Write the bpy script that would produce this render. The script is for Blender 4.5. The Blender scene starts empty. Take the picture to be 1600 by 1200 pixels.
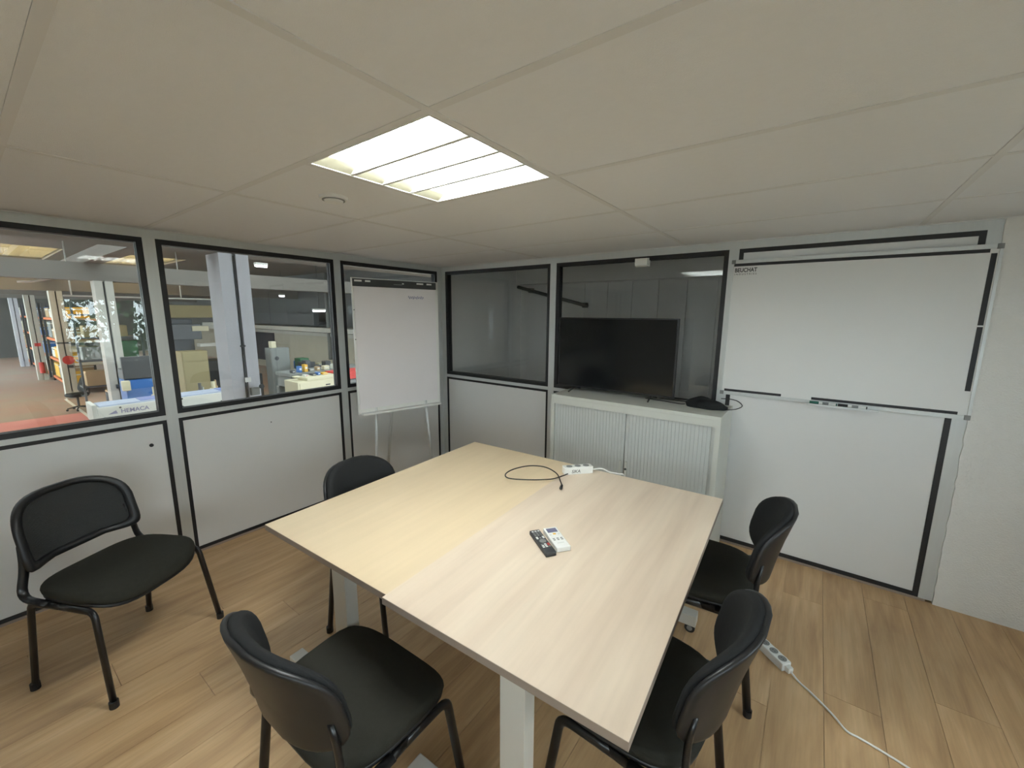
import bpy, bmesh, math, random
from mathutils import Vector, Matrix, Euler
random.seed(7)
R = math.radians
PI = math.pi
S = bpy.context.scene
COL = S.collection

# ------------------------------------------------------------------ camera, world, exposure
CAM = Vector((3.2866, -3.1725, 1.6386))
yaw, pit, rol = -0.6354, -0.1685, 0.0069
fw = Vector((math.sin(yaw) * math.cos(pit), math.cos(yaw) * math.cos(pit), math.sin(pit)))
rt = Vector((math.cos(yaw), -math.sin(yaw), 0))
up = rt.cross(fw)
r2 = math.cos(rol) * rt + math.sin(rol) * up
u2 = -math.sin(rol) * rt + math.cos(rol) * up
cd = bpy.data.cameras.new('camera')
cam = bpy.data.objects.new('camera', cd)
COL.objects.link(cam)
cam.matrix_world = Matrix(((r2.x, u2.x, -fw.x, CAM.x), (r2.y, u2.y, -fw.y, CAM.y), (r2.z, u2.z, -fw.z, CAM.z), (0, 0, 0, 1)))
cd.sensor_fit = 'HORIZONTAL'
cd.sensor_width = 36
cd.lens = 642.37 * 36 / 1600
cd.clip_start = 0.02
cd.clip_end = 200
S.camera = cam

SKY = 13.0                      # even overcast sky
LAMP = 21.0                    # ceiling luminaire
w = bpy.data.worlds.new('overcast_sky')
S.world = w
w.use_nodes = True
bg = w.node_tree.nodes['Background']
bg.inputs[0].default_value = (0.82, 0.92, 1.0, 1)
bg.inputs[1].default_value = SKY
S.view_settings.view_transform = 'Standard'
S.view_settings.look = 'None'
S.view_settings.gamma = 1
S.view_settings.use_curve_mapping = False
S.view_settings.exposure = 0.12
S.cycles.max_bounces = 9
S.cycles.caustics_reflective = False
S.cycles.caustics_refractive = False

# ------------------------------------------------------------------ materials
def nodes(m):
    m.use_nodes = True
    return m.node_tree.nodes, m.node_tree.links, m.node_tree.nodes['Principled BSDF']

MATS = {}
def mat(name, col, rough=0.5, metal=0.0, var=0.0, scale=8.0, bump=0.0, bscale=200.0, spec=0.5, stretch=(1, 1, 1), emit=None, coat=0.0):
    if name in MATS:
        return MATS[name]
    m = bpy.data.materials.new(name)
    n, l, b = nodes(m)
    b.inputs['Base Color'].default_value = (*col, 1)
    b.inputs['Roughness'].default_value = rough
    b.inputs['Metallic'].default_value = metal
    b.inputs['Specular IOR Level'].default_value = spec
    if coat: b.inputs['Coat Weight'].default_value = coat
    tc = n.new('ShaderNodeTexCoord')
    mp = n.new('ShaderNodeMapping')
    mp.inputs['Scale'].default_value = stretch
    l.new(tc.outputs['Object'], mp.inputs['Vector'])
    if var:
        t = n.new('ShaderNodeTexNoise')
        t.inputs['Scale'].default_value = scale
        t.inputs['Detail'].default_value = 6
        l.new(mp.outputs[0], t.inputs['Vector'])
        mx = n.new('ShaderNodeMix'); mx.data_type = 'RGBA'
        mx.inputs[6].default_value = (*[c * (1 - var) for c in col], 1)
        mx.inputs[7].default_value = (*[min(1, c * (1 + var)) for c in col], 1)
        l.new(t.outputs['Fac'], mx.inputs[0])
        l.new(mx.outputs[2], b.inputs['Base Color'])
    if bump:
        t2 = n.new('ShaderNodeTexNoise')
        t2.inputs['Scale'].default_value = bscale
        t2.inputs['Detail'].default_value = 3
        l.new(mp.outputs[0], t2.inputs['Vector'])
        bp = n.new('ShaderNodeBump')
        bp.inputs['Strength'].default_value = bump
        bp.inputs['Distance'].default_value = 0.004
        l.new(t2.outputs['Fac'], bp.inputs['Height'])
        l.new(bp.outputs[0], b.inputs['Normal'])
    if emit:
        b.inputs['Emission Color'].default_value = (*emit[0], 1)
        b.inputs['Emission Strength'].default_value = emit[1]
    MATS[name] = m
    return m

def wood(name, c1, c2, c3, rough, along, grain, contrast, rnd=0.0, world=False, fine=0.34, coat=0.0):
    """streaky timber decor, grain running along local y"""
    m = bpy.data.materials.new(name)
    n, l, b = nodes(m)
    b.inputs['Roughness'].default_value = rough
    if coat: b.inputs['Coat Weight'].default_value = coat
    tc = n.new('ShaderNodeTexCoord')
    oi = n.new('ShaderNodeObjectInfo')
    geo = n.new('ShaderNodeNewGeometry')
    sc = n.new('ShaderNodeVectorMath'); sc.operation = 'SCALE'
    cmb = n.new('ShaderNodeCombineXYZ')
    for k in range(3): l.new(oi.outputs['Random'], cmb.inputs[k])
    l.new(cmb.outputs[0], sc.inputs[0]); sc.inputs['Scale'].default_value = 37.0 if rnd else 0.0
    add = n.new('ShaderNodeVectorMath'); add.operation = 'ADD'
    l.new(geo.outputs['Position'] if world else tc.outputs['Object'], add.inputs[0])
    l.new(sc.outputs[0], add.inputs[1])
    def noise(scale, sx, sy, det, dist=0.0):
        mp = n.new('ShaderNodeMapping'); mp.inputs['Scale'].default_value = (sx, sy, 1)
        l.new(add.outputs[0], mp.inputs['Vector'])
        t = n.new('ShaderNodeTexNoise'); t.inputs['Scale'].default_value = scale
        t.inputs['Detail'].default_value = det; t.inputs['Distortion'].default_value = dist
        l.new(mp.outputs[0], t.inputs['Vector'])
        return t
    a = noise(1, grain, along, 5, 0.6)
    c = noise(1, grain * 7, along * 2.2, 4, 0.2)
    d = noise(1, 1.6, 0.9, 2)
    r1 = n.new('ShaderNodeValToRGB')
    e = r1.color_ramp.elements
    e[0].position = 0.5 - contrast; e[0].color = (*c1, 1)
    e[1].position = 0.5 + contrast; e[1].color = (*c3, 1)
    k = e.new(0.5); k.color = (*c2, 1)
    l.new(a.outputs['Fac'], r1.inputs['Fac'])
    hs = n.new('ShaderNodeHueSaturation')
    ma = n.new('ShaderNodeMath'); ma.operation = 'MULTIPLY_ADD'
    ma.inputs[1].default_value = fine; ma.inputs[2].default_value = 1 - fine / 2
    l.new(c.outputs['Fac'], ma.inputs[0])
    mb = n.new('ShaderNodeMath'); mb.operation = 'MULTIPLY_ADD'
    mb.inputs[1].default_value = rnd; mb.inputs[2].default_value = -rnd / 2
    l.new(oi.outputs['Random'], mb.inputs[0])
    mc = n.new('ShaderNodeMath'); mc.operation = 'ADD'
    l.new(ma.outputs[0], mc.inputs[0]); l.new(mb.outputs[0], mc.inputs[1])
    md = n.new('ShaderNodeMath'); md.operation = 'MULTIPLY_ADD'
    md.inputs[1].default_value = 0.24; md.inputs[2].default_value = -0.12
    l.new(d.outputs['Fac'], md.inputs[0])
    me = n.new('ShaderNodeMath'); me.operation = 'ADD'
    l.new(mc.outputs[0], me.inputs[0]); l.new(md.outputs[0], me.inputs[1])
    l.new(me.outputs[0], hs.inputs['Value'])
    l.new(r1.outputs[0], hs.inputs['Color'])
    l.new(hs.outputs[0], b.inputs['Base Color'])
    MATS[name] = m
    return m

M_floor = wood('laminate_oak', (0.38, 0.235, 0.115), (0.54, 0.35, 0.18), (0.66, 0.46, 0.255), 0.42, 2.0, 15, 0.30, rnd=0.06, world=True)
M_beige = wood('beige_maple_decor', (0.68, 0.54, 0.36), (0.70, 0.56, 0.375), (0.725, 0.585, 0.395), 0.38, 0.8, 5, 0.3, fine=0.12)
M_grey = wood('pale_acacia_decor', (0.61, 0.485, 0.375), (0.70, 0.575, 0.45), (0.76, 0.645, 0.51), 0.36, 0.8, 7, 0.24, fine=0.16)
M_edge = mat('table_edge_band', (0.31, 0.245, 0.20), 0.5, var=0.06, scale=30)
M_wtile = mat('ceiling_tile_white', (0.80, 0.81, 0.82), 0.95, var=0.02, scale=30, bump=0.25, bscale=300, spec=0.1)
M_rail = mat('ceiling_grid_white', (0.72, 0.72, 0.71), 0.6, var=0.02)
M_panel = mat('white_laminate_panel', (0.72, 0.72, 0.71), 0.42, var=0.015, scale=4)
M_alu = mat('brushed_aluminium', (0.60, 0.62, 0.615), 0.42, metal=0.28, var=0.05, scale=60, stretch=(1, 1, 0.05))
M_gask = mat('black_gasket_rubber', (0.012, 0.012, 0.014), 0.5, var=0.1)
M_plaster = mat('rough_white_plaster', (0.76, 0.75, 0.72), 0.95, var=0.03, scale=20, bump=0.7, bscale=120, spec=0.1)
M_wall = mat('painted_wall', (0.76, 0.75, 0.72), 0.9, var=0.02, scale=8, bump=0.2, bscale=150, spec=0.1)
M_white = mat('white_plastic', (0.78, 0.78, 0.75), 0.4, var=0.015)
M_leg = mat('table_leg_paint', (0.56, 0.54, 0.49), 0.4, var=0.015)
M_wmet = mat('white_powder_coat', (0.72, 0.72, 0.69), 0.38, var=0.015)
M_cab = mat('cabinet_cream_metal', (0.60, 0.61, 0.56), 0.45, var=0.02, scale=5)
M_slat = mat('tambour_slat_grey', (0.55, 0.57, 0.55), 0.4, var=0.02, scale=5)
M_board = mat('whiteboard_enamel', (0.74, 0.74, 0.725), 0.52, var=0.035, scale=2.2)
M_black = mat('black_plastic', (0.012, 0.012, 0.013), 0.42, var=0.1)
M_tube = mat('black_enamel_tube', (0.010, 0.010, 0.011), 0.28, var=0.1)
M_fab = mat('black_fabric', (0.026, 0.025, 0.019), 0.85, var=0.18, scale=60, bump=0.5, bscale=900, spec=0.25)
M_fab2 = mat('charcoal_fabric', (0.014, 0.015, 0.016), 0.8, var=0.15, scale=60, bump=0.4, bscale=900, spec=0.3)
M_dark = mat('dark_grey_plastic', (0.04, 0.042, 0.045), 0.5, var=0.1)
M_grey2 = mat('grey_plastic', (0.22, 0.225, 0.22), 0.5, var=0.05)
M_screen = mat('tv_screen_glass', (0.006, 0.007, 0.008), 0.12, var=0.05)
M_paper = mat('flip_chart_paper', (0.74, 0.71, 0.72), 0.8, var=0.015)
M_lum = mat('lit_diffuser', (1, 1, 1), 0.5, emit=((0.94, 1.0, 0.99), LAMP))
M_lcd = mat('remote_lcd', (0.16, 0.16, 0.24), 0.25, var=0.05)
M_red = mat('red_plastic', (0.55, 0.05, 0.04), 0.5, var=0.06)
M_orange = mat('orange_steel', (0.62, 0.16, 0.04), 0.55, var=0.1)
M_yellow = mat('yellow_button', (0.75, 0.42, 0.04), 0.5, var=0.05)
M_green = mat('green_machine_paint', (0.035, 0.13, 0.055), 0.5, var=0.15, scale=6)
M_cap = mat('green_marker_cap', (0.02, 0.12, 0.09), 0.4, var=0.05)
M_ink = mat('black_print', (0.015, 0.015, 0.018), 0.6, var=0.05)
M_blueink = mat('blue_print', (0.08, 0.10, 0.30), 0.6, var=0.05)
M_conc = mat('painted_concrete', (0.56, 0.56, 0.60), 0.85, var=0.08, scale=5, bump=0.4, bscale=40, spec=0.2)
M_conc2 = mat('worn_concrete', (0.52, 0.51, 0.46), 0.85, var=0.12, scale=4, bump=0.4, bscale=40, spec=0.2)
M_hroof = mat('hall_roof_boards', (0.21, 0.195, 0.175), 0.9, var=0.1, scale=3, stretch=(3, 0.3, 1))
M_hwall = mat('hall_wall_paint', (0.46, 0.43, 0.35), 0.9, var=0.12, scale=2)
M_hdark = mat('hall_dark_wall', (0.12, 0.12, 0.115), 0.9, var=0.2, scale=2)
M_steel = mat('dark_steel', (0.10, 0.105, 0.11), 0.5, metal=0.4, var=0.2, scale=8)
M_mgrey = mat('machine_grey', (0.20, 0.21, 0.20), 0.55, var=0.12, scale=5)
M_cream = mat('machine_cream', (0.62, 0.57, 0.40), 0.55, var=0.08, scale=5)
M_mwhite = mat('machine_white', (0.66, 0.66, 0.60), 0.5, var=0.05, scale=5)
M_blue = mat('blue_machine_paint', (0.03, 0.14, 0.42), 0.5, var=0.15, scale=5)
M_carton = mat('cardboard', (0.42, 0.30, 0.17), 0.85, var=0.15, scale=6)
M_olive = mat('olive_cabinet_paint', (0.33, 0.28, 0.15), 0.7, var=0.08, scale=6)
M_sand = mat('sandwich_panel', (0.82, 0.775, 0.765), 0.6, var=0.04, scale=3)
M_leaf = mat('leaf_green', (0.05, 0.12, 0.035), 0.6, var=0.4, scale=3)
M_bark = mat('bark', (0.10, 0.07, 0.05), 0.9, var=0.3, scale=9)
M_ground = mat('outside_ground', (0.22, 0.21, 0.18), 0.95, var=0.2, scale=1)

def glass_mat(name, tint, rough=0.0):
    m = bpy.data.materials.new(name)
    m.use_nodes = True
    n, l = m.node_tree.nodes, m.node_tree.links
    n.clear()
    o = n.new('ShaderNodeOutputMaterial')
    t = n.new('ShaderNodeBsdfTransparent'); t.inputs[0].default_value = (*tint, 1)
    g = n.new('ShaderNodeBsdfGlossy'); g.inputs['Roughness'].default_value = rough
    f = n.new('ShaderNodeFresnel')
    # the pane is thin: its rear face reflects like its front face
    ge = n.new('ShaderNodeNewGeometry')
    ir = n.new('ShaderNodeMath'); ir.operation = 'MULTIPLY_ADD'
    ir.inputs[1].default_value = 1 / 1.5 - 1.5; ir.inputs[2].default_value = 1.5
    l.new(ge.outputs['Backfacing'], ir.inputs[0]); l.new(ir.outputs[0], f.inputs[0])
    x = n.new('ShaderNodeMixShader')
    l.new(f.outputs[0], x.inputs[0]); l.new(t.outputs[0], x.inputs[1]); l.new(g.outputs[0], x.inputs[2])
    l.new(x.outputs[0], o.inputs[0])
    return m
M_glass = glass_mat('clear_window_glass', (0.93, 0.95, 0.94))
M_skyl = glass_mat('added_skylight_sheet', (0.45, 0.445, 0.43))
M_skyl2 = glass_mat('yellowed_skylight_sheet', (0.50, 0.41, 0.27))

def hall_floor_mat():
    m = bpy.data.materials.new('hall_floor_paint')
    n, l, b = nodes(m)
    b.inputs['Roughness'].default_value = 0.55
    geo = n.new('ShaderNodeNewGeometry')
    sp = n.new('ShaderNodeSeparateXYZ'); l.new(geo.outputs['Position'], sp.inputs[0])
    t = n.new('ShaderNodeTexNoise'); t.inputs['Scale'].default_value = 0.9; t.inputs['Detail'].default_value = 7
    l.new(geo.outputs['Position'], t.inputs['Vector'])
    rp = n.new('ShaderNodeValToRGB')
    rp.color_ramp.elements[0].position = 0.35; rp.color_ramp.elements[0].color = (0.40, 0.26, 0.21, 1)
    rp.color_ramp.elements[1].position = 0.65; rp.color_ramp.elements[1].color = (0.36, 0.30, 0.245, 1)
    l.new(t.outputs['Fac'], rp.inputs['Fac'])
    r3 = n.new('ShaderNodeValToRGB')
    r3.color_ramp.elements[0].position = 0.3; r3.color_ramp.elements[0].color = (0.64, 0.20, 0.18, 1)
    r3.color_ramp.elements[1].position = 0.7; r3.color_ramp.elements[1].color = (0.72, 0.32, 0.29, 1)
    l.new(t.outputs['Fac'], r3.inputs['Fac'])
    g = n.new('ShaderNodeMath'); g.operation = 'GREATER_THAN'; g.inputs[1].default_value = -15.6
    l.new(sp.outputs['X'], g.inputs[0])
    g2 = n.new('ShaderNodeMath'); g2.operation = 'LESS_THAN'; g2.inputs[1].default_value = -0.95
    l.new(sp.outputs['Y'], g2.inputs[0])
    gm = n.new('ShaderNodeMath'); gm.operation = 'MULTIPLY'
    l.new(g.outputs[0], gm.inputs[0]); l.new(g2.outputs[0], gm.inputs[1])
    g4 = n.new('ShaderNodeMath'); g4.operation = 'LESS_THAN'; g4.inputs[1].default_value = -9.5
    l.new(sp.outputs['X'], g4.inputs[0])
    g5 = n.new('ShaderNodeMath'); g5.operation = 'MULTIPLY'
    l.new(gm.outputs[0], g5.inputs[0]); l.new(g4.outputs[0], g5.inputs[1]); gm = g5
    mx = n.new('ShaderNodeMix'); mx.data_type = 'RGBA'
    l.new(gm.outputs[0], mx.inputs[0]); l.new(rp.outputs[0], mx.inputs[6]); l.new(r3.outputs[0], mx.inputs[7])
    l.new(mx.outputs[2], b.inputs['Base Color'])
    return m
M_hfloor = hall_floor_mat()

# ------------------------------------------------------------------ mesh helpers
def box(bm, x0, x1, y0, y1, z0, z1):
    v = [bm.verts.new(p) for p in ((x0, y0, z0), (x1, y0, z0), (x1, y1, z0), (x0, y1, z0), (x0, y0, z1), (x1, y0, z1), (x1, y1, z1), (x0, y1, z1))]
    for f in ((0, 3, 2, 1), (4, 5, 6, 7), (0, 1, 5, 4), (1, 2, 6, 5), (2, 3, 7, 6), (3, 0, 4, 7)):
        bm.faces.new([v[i] for i in f])

def bev(bm, w, seg=2):
    bmesh.ops.bevel(bm, geom=list(bm.edges), offset=w, segments=seg, affect='EDGES', profile=0.7, clamp_overlap=True)

def obj(name, bm, m, parent=None, smooth=False, loc=None, rot=None):
    bmesh.ops.recalc_face_normals(bm, faces=list(bm.faces))
    me = bpy.data.meshes.new(name)
    bm.to_mesh(me); bm.free()
    me.materials.append(m)
    if smooth:
        for p in me.polygons: p.use_smooth = True
    return link(name, me, parent, loc, rot)

def link(name, me, parent=None, loc=None, rot=None):
    o = bpy.data.objects.new(name, me)
    COL.objects.link(o)
    if parent: o.parent = parent
    if loc: o.location = loc
    if rot: o.rotation_euler = rot
    return o

def bx(name, b, m, parent=None, bevel=0.0, seg=2):
    bm = bmesh.new(); box(bm, *b)
    if bevel: bev(bm, bevel, seg)
    return obj(name, bm, m, parent, smooth=False)

def boxes(name, bs, m, parent=None, bevel=0.0):
    bm = bmesh.new()
    for b in bs: box(bm, *b)
    if bevel: bev(bm, bevel)
    return obj(name, bm, m, parent)

def tag(o, label, cat, group=None):
    o['label'] = label; o['category'] = cat
    if group: o['group'] = group
    return o

def thing(name, label, cat, loc=(0, 0, 0), rz=0.0, group=None):
    o = bpy.data.objects.new(name, None); COL.objects.link(o)
    o.empty_display_size = 0.1
    o.location = loc; o.rotation_euler = (0, 0, rz)
    return tag(o, label, cat, group)

def struct(o):
    o['kind'] = 'structure'; return o

def sempty(name, loc=(0, 0, 0)):
    o = bpy.data.objects.new(name, None); COL.objects.link(o); o.location = loc; o.empty_display_size = 0.1
    return struct(o)

def copytree(o, parent=None):
    c = o.copy(); COL.objects.link(c)
    if parent: c.parent = parent
    for ch in list(o.children): copytree(ch, c)
    return c

def curve_pts(pts, rad, n=5):
    """polyline with its corners rounded"""
    P = [Vector(p) for p in pts]
    out = [P[0]]
    for i in range(1, len(P) - 1):
        a, b, c = P[i - 1], P[i], P[i + 1]
        d1 = min(rad, (a - b).length * 0.49); d2 = min(rad, (c - b).length * 0.49)
        s, e = b + (a - b).normalized() * d1, b + (c - b).normalized() * d2
        for k in range(n + 1):
            t = k / n
            out.append((1 - t) ** 2 * s + 2 * t * (1 - t) * b + t * t * e)
    out.append(P[-1])
    return out

def spline(pts, n=6):
    P = [Vector(p) for p in pts]
    P = [P[0] * 2 - P[1]] + P + [P[-1] * 2 - P[-2]]
    out = []
    for i in range(1, len(P) - 2):
        for k in range(n):
            t = k / n
            a, b, c, d = P[i - 1:i + 3]
            out.append(0.5 * ((2 * b) + (c - a) * t + (2 * a - 5 * b + 4 * c - d) * t * t + (3 * b - a - 3 * c + d) * t ** 3))
    out.append(P[-2])
    return out

def tube(bm, pts, rx, ry=None, seg=10, up=None):
    ry = ry or rx
    P = [Vector(p) for p in pts]
    T = []
    for i in range(len(P)):
        a = P[max(0, i - 1)]; b = P[min(len(P) - 1, i + 1)]
        T.append((b - a).normalized())
    u = Vector(up) if up else (Vector((0, 0, 1)) if abs(T[0].z) < 0.9 else Vector((1, 0, 0)))
    rings = []
    for p, t in zip(P, T):
        u = (u - t * u.dot(t)).normalized()
        v = t.cross(u)
        rings.append([bm.verts.new(p + u * rx * math.cos(2 * PI * k / seg) + v * ry * math.sin(2 * PI * k / seg)) for k in range(seg)])
    for a, b in zip(rings, rings[1:]):
        for k in range(seg):
            bm.faces.new((a[k], a[(k + 1) % seg], b[(k + 1) % seg], b[k]))
    bm.faces.new(rings[0][::-1]); bm.faces.new(rings[-1])

def tubeo(name, pts, r, m, parent=None, ry=None, seg=10, up=None):
    bm = bmesh.new(); tube(bm, pts, r, ry, seg, up)
    return obj(name, bm, m, parent, smooth=True)

def cyl(bm, c, axis, r, h, seg=16, r2=None):
    c = Vector(c); a = Vector(axis).normalized()
    u = a.orthogonal().normalized(); v = a.cross(u)
    r2 = r if r2 is None else r2
    A = [bm.verts.new(c + (u * math.cos(2 * PI * k / seg) + v * math.sin(2 * PI * k / seg)) * r) for k in range(seg)]
    B = [bm.verts.new(c + a * h + (u * math.cos(2 * PI * k / seg) + v * math.sin(2 * PI * k / seg)) * r2) for k in range(seg)]
    for k in range(seg): bm.faces.new((A[k], A[(k + 1) % seg], B[(k + 1) % seg], B[k]))
    bm.faces.new(A[::-1]); bm.faces.new(B)

def cylo(name, c, axis, r, h, m, parent=None, seg=16, r2=None):
    bm = bmesh.new(); cyl(bm, c, axis, r, h, seg, r2)
    return obj(name, bm, m, parent)

def pillow(bm, f, thick, n=3.2, nlow=None, seg=40, edge=0.10, rings=(0.92, 0.75, 0.5, 0.25), dome=0.0):
    """closed pad: f(u, v, h) maps a rounded square and a height to space"""
    def se(t, r):
        c, s = math.cos(t), math.sin(t)
        m = nlow if (nlow and s < 0) else n
        return (r * math.copysign(abs(c) ** (2 / m), c), r * math.copysign(abs(s) ** (2 / m), s))
    prof = [(r, thick * (1 + dome * (1 - r * r))) for r in reversed(rings)]
    for k in range(1, 8):
        a = PI * k / 8
        prof.append((1 - edge * (1 - math.sin(a)), thick * 0.5 * (1 + math.cos(a))))
    prof += [(r, 0.0) for r in rings]
    R_ = []
    for r, h in prof:
        R_.append([bm.verts.new(f(*se(2 * PI * (k + 0.5) / seg, r), h)) for k in range(seg)])
    for a, b in zip(R_, R_[1:]):
        for k in range(seg): bm.faces.new((a[k], a[(k + 1) % seg], b[(k + 1) % seg], b[k]))
    c0 = bm.verts.new(f(0, 0, thick * (1 + dome))); c1 = bm.verts.new(f(0, 0, 0))
    for k in range(seg):
        bm.faces.new((c0, R_[0][k], R_[0][(k + 1) % seg])); bm.faces.new((c1, R_[-1][(k + 1) % seg], R_[-1][k]))

def ring_frame(bm, a0, a1, b0, b1, t, d0, d1, axis):
    """rectangular ring in the a-b plane; axis 'x': a=y b=z depth=x; axis 'y': a=x b=z depth=y; axis 'z': a=x b=y depth=z"""
    def P(a, b, d): return {'x': (d, a, b), 'y': (a, d, b), 'z': (a, b, d)}[axis]
    o = [(a0, b0), (a1, b0), (a1, b1), (a0, b1)]
    i = [(a0 + t, b0 + t), (a1 - t, b0 + t), (a1 - t, b1 - t), (a0 + t, b1 - t)]
    V = {}
    for k in range(4):
        for nm, L in (('o', o), ('i', i)):
            for d, dd in ((0, d0), (1, d1)): V[nm, k, d] = bm.verts.new(P(*L[k], dd))
    for k in range(4):
        j = (k + 1) % 4
        bm.faces.new((V['o', k, 0], V['o', j, 0], V['i', j, 0], V['i', k, 0]))
        bm.faces.new((V['o', k, 1], V['i', k, 1], V['i', j, 1], V['o', j, 1]))
        bm.faces.new((V['o', k, 0], V['o', k, 1], V['o', j, 1], V['o', j, 0]))
        bm.faces.new((V['i', k, 0], V['i', j, 0], V['i', j, 1], V['i', k, 1]))

def ringo(name, a0, a1, b0, b1, t, d0, d1, axis, m, parent):
    bm = bmesh.new(); ring_frame(bm, a0, a1, b0, b1, t, d0, d1, axis)
    return obj(name, bm, m, parent)

def text(name, s, size, m, parent, loc, rot, ext=0.0006, font_scale_x=1.0, bold=0.0, align='LEFT', shear=0.0):
    c = bpy.data.curves.new(name, 'FONT')
    c.body = s; c.size = size; c.extrude = ext; c.align_x = align; c.offset = bold; c.shear = shear
    o = bpy.data.objects.new(name, c); COL.objects.link(o)
    bpy.context.view_layer.update()
    me = bpy.data.meshes.new_from_object(o.evaluated_get(bpy.context.evaluated_depsgraph_get()))
    bpy.data.objects.remove(o); bpy.data.curves.remove(c)
    me.materials.clear(); me.materials.append(m)
    q = link(name, me, parent, loc, rot)
    q.scale = (font_scale_x, 1, 1)
    return q

# ------------------------------------------------------------------ the office shell
H = 2.123
XR, YB = 4.8, -5.0            # right wall, wall behind the camera
# floor of laminate planks
floor = bx('floor', (0 - 0.06, XR, YB, 0.06, -0.12, -0.012), M_floor); struct(floor)
PW, PL = 0.193, 1.38
bm = bmesh.new(); box(bm, 0.0008, PW - 0.0008, 0.0008, PL - 0.0008, -0.012, 0)
plank_me = bpy.data.meshes.new('plank')
bmesh.ops.recalc_face_normals(bm, faces=list(bm.faces)); bm.to_mesh(plank_me); bm.free(); plank_me.materials.append(M_floor)
ncol = int(XR / PW) + 1
for i in range(ncol):
    x = i * PW
    wd = min(PW, XR - x)
    if wd < 0.02: continue
    y = YB - [0.0, 0.46, 0.92, 0.23, 0.69][i % 5] * 1.0
    while y < -0.001:
        y0, y1 = max(y, YB), min(y + PL, 0)
        if y1 - y0 > 0.02:
            o = link('plank', plank_me, floor, (x, y0, 0))
            o.scale = (wd / PW, (y1 - y0) / PL, 1)
        y += PL

# suspended ceiling
ceil = struct(bx('ceiling', (-0.06, XR, YB, 0.06, H + 0.16, H + 0.20), M_wtile))
XL = [0.0, 1.2726, 2.4726, 3.6726, XR]
YL = [YB, -4.8157, -4.2157, -3.6157, -3.0157, -2.4157, -1.8157, -1.2157, -0.6157, 0.0]
LX0, LX1, LY0, LY1 = 1.8726, 2.4726, -2.4157, -1.8157
bm = bmesh.new(); box(bm, 0, 1, 0, 1, 0, 1)
tile_me = bpy.data.meshes.new('tile'); bmesh.ops.recalc_face_normals(bm, faces=list(bm.faces)); bm.to_mesh(tile_me); bm.free(); tile_me.materials.append(M_wtile)
def tile(x0, x1, y0, y1):
    g = 0.0124
    o = link('tile', tile_me, ceil, (x0 + g, y0 + g, H + 0.001))
    o.scale = (x1 - x0 - 2 * g, y1 - y0 - 2 * g, 0.018)
for i in range(4):
    for j in range(9):
        if i == 1 and abs(YL[j] - LY0) < 0.01:
            tile(XL[1], LX0, YL[j], YL[j + 1])
        else:
            tile(XL[i], XL[i + 1], YL[j], YL[j + 1])
for x in XL[1:4]: bx('main_runner', (x - 0.012, x + 0.012, YB, 0, H - 0.001, H + 0.03), M_rail, ceil)
for j in range(1, 9):
    for i in range(4): bx('cross_tee', (XL[i] + (0.012 if i else 0), XL[i + 1] - 0.012, YL[j] - 0.012, YL[j] + 0.012, H - 0.0005, H + 0.028), M_rail, ceil)
bx('cross_tee', (LX0 - 0.012, LX0 + 0.012, LY0 + 0.012, LY1 - 0.012, H - 0.0005, H + 0.028), M_rail, ceil)
bx('edge_angle', (0, 0.018, YB, 0, H - 0.002, H + 0.02), M_rail, ceil)
bx('edge_angle', (0.018, XR, -0.018, 0, H - 0.002, H + 0.02), M_rail, ceil)

# glazed partition, left (plane x = 0) and back (plane y = 0)
SZ0, SZ1, HR = 0.957, 0.987, H - 0.05      # sill rail, underside of head rail
GT = 0.030
def partition(axis, name, bays, solid=()):
    W = sempty(name)
    def B(nm, a0, a1, z0, z1, d0, d1, m, par=W, bevel=0.0):
        return bx(nm, (d0, d1, a0, a1, z0, z1) if axis == 'x' else (a0, a1, d0, d1, z0, z1), m, par, bevel)
    s = 1 if axis == 'x' else -1           # the room lies on +x of the left wall and on -y of the back wall
    def D(a, b): return (min(s * a, s * b), max(s * a, s * b))
    lo, hi = bays[0][0], bays[-1][1]
    B('head_rail', lo - (0.03 if axis == 'y' else 0), hi + 0.03, HR, H, *D(-0.06, 0.003), M_alu)
    B('bottom_channel', lo, hi, 0, 0.014, *D(-0.055, 0.004), M_edge)
    n = 0
    posts = sorted({round(b[0], 4) for b in bays} | {round(b[1], 4) for b in bays})
    for p in posts:
        wdt = 0.03
        B('post', p - wdt, p + wdt, 0.014, HR, *D(-0.06, 0.002), M_alu)
    for k, (a0, a1) in enumerate(bays):
        a0 += 0.03; a1 -= 0.03
        if k in solid:
            q = B('panel', a0, a1, 0.014, HR, *D(-0.05, -0.006), M_panel)
            ringo('gasket', a0, a1, 0.014, HR, 0.026, *D(-0.006, -0.001), axis, M_gask, q)
            continue
        B('sill_rail', a0, a1, SZ0, SZ1, *D(-0.06, 0.002), M_alu)
        q = B('panel', a0, a1, 0.014, SZ0, *D(-0.05, -0.006), M_panel)
        ringo('gasket', a0, a1, 0.014, SZ0, 0.022, *D(-0.006, -0.001), axis, M_gask, q)
        yield a0, a1, D
WIN = [0]
def glaze(axis, name, bays, solid=()):
    for a0, a1, D in partition(axis, name, bays, solid):
        WIN[0] += 1
        wdw = sempty('window_%d' % WIN[0])
        ringo('gasket', a0, a1, SZ1, HR, GT, *D(-0.022, -0.001), axis, M_gask, wdw)
        ringo('outer_gasket', a0, a1, SZ1, HR, GT, *D(-0.058, -0.030), axis, M_gask, wdw)
        d = D(-0.0292, -0.0228)
        b = (d[0], d[1], a0, a1, SZ1, HR) if axis == 'x' else (a0, a1, d[0], d[1], SZ1, HR)
        bx('pane', b, M_glass, wdw)
glaze('x', 'wall_left', [(YB, -4.82), (-4.82, -3.61), (-3.61, -2.40), (-2.40, -1.19), (-1.19, -0.03)])
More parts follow.
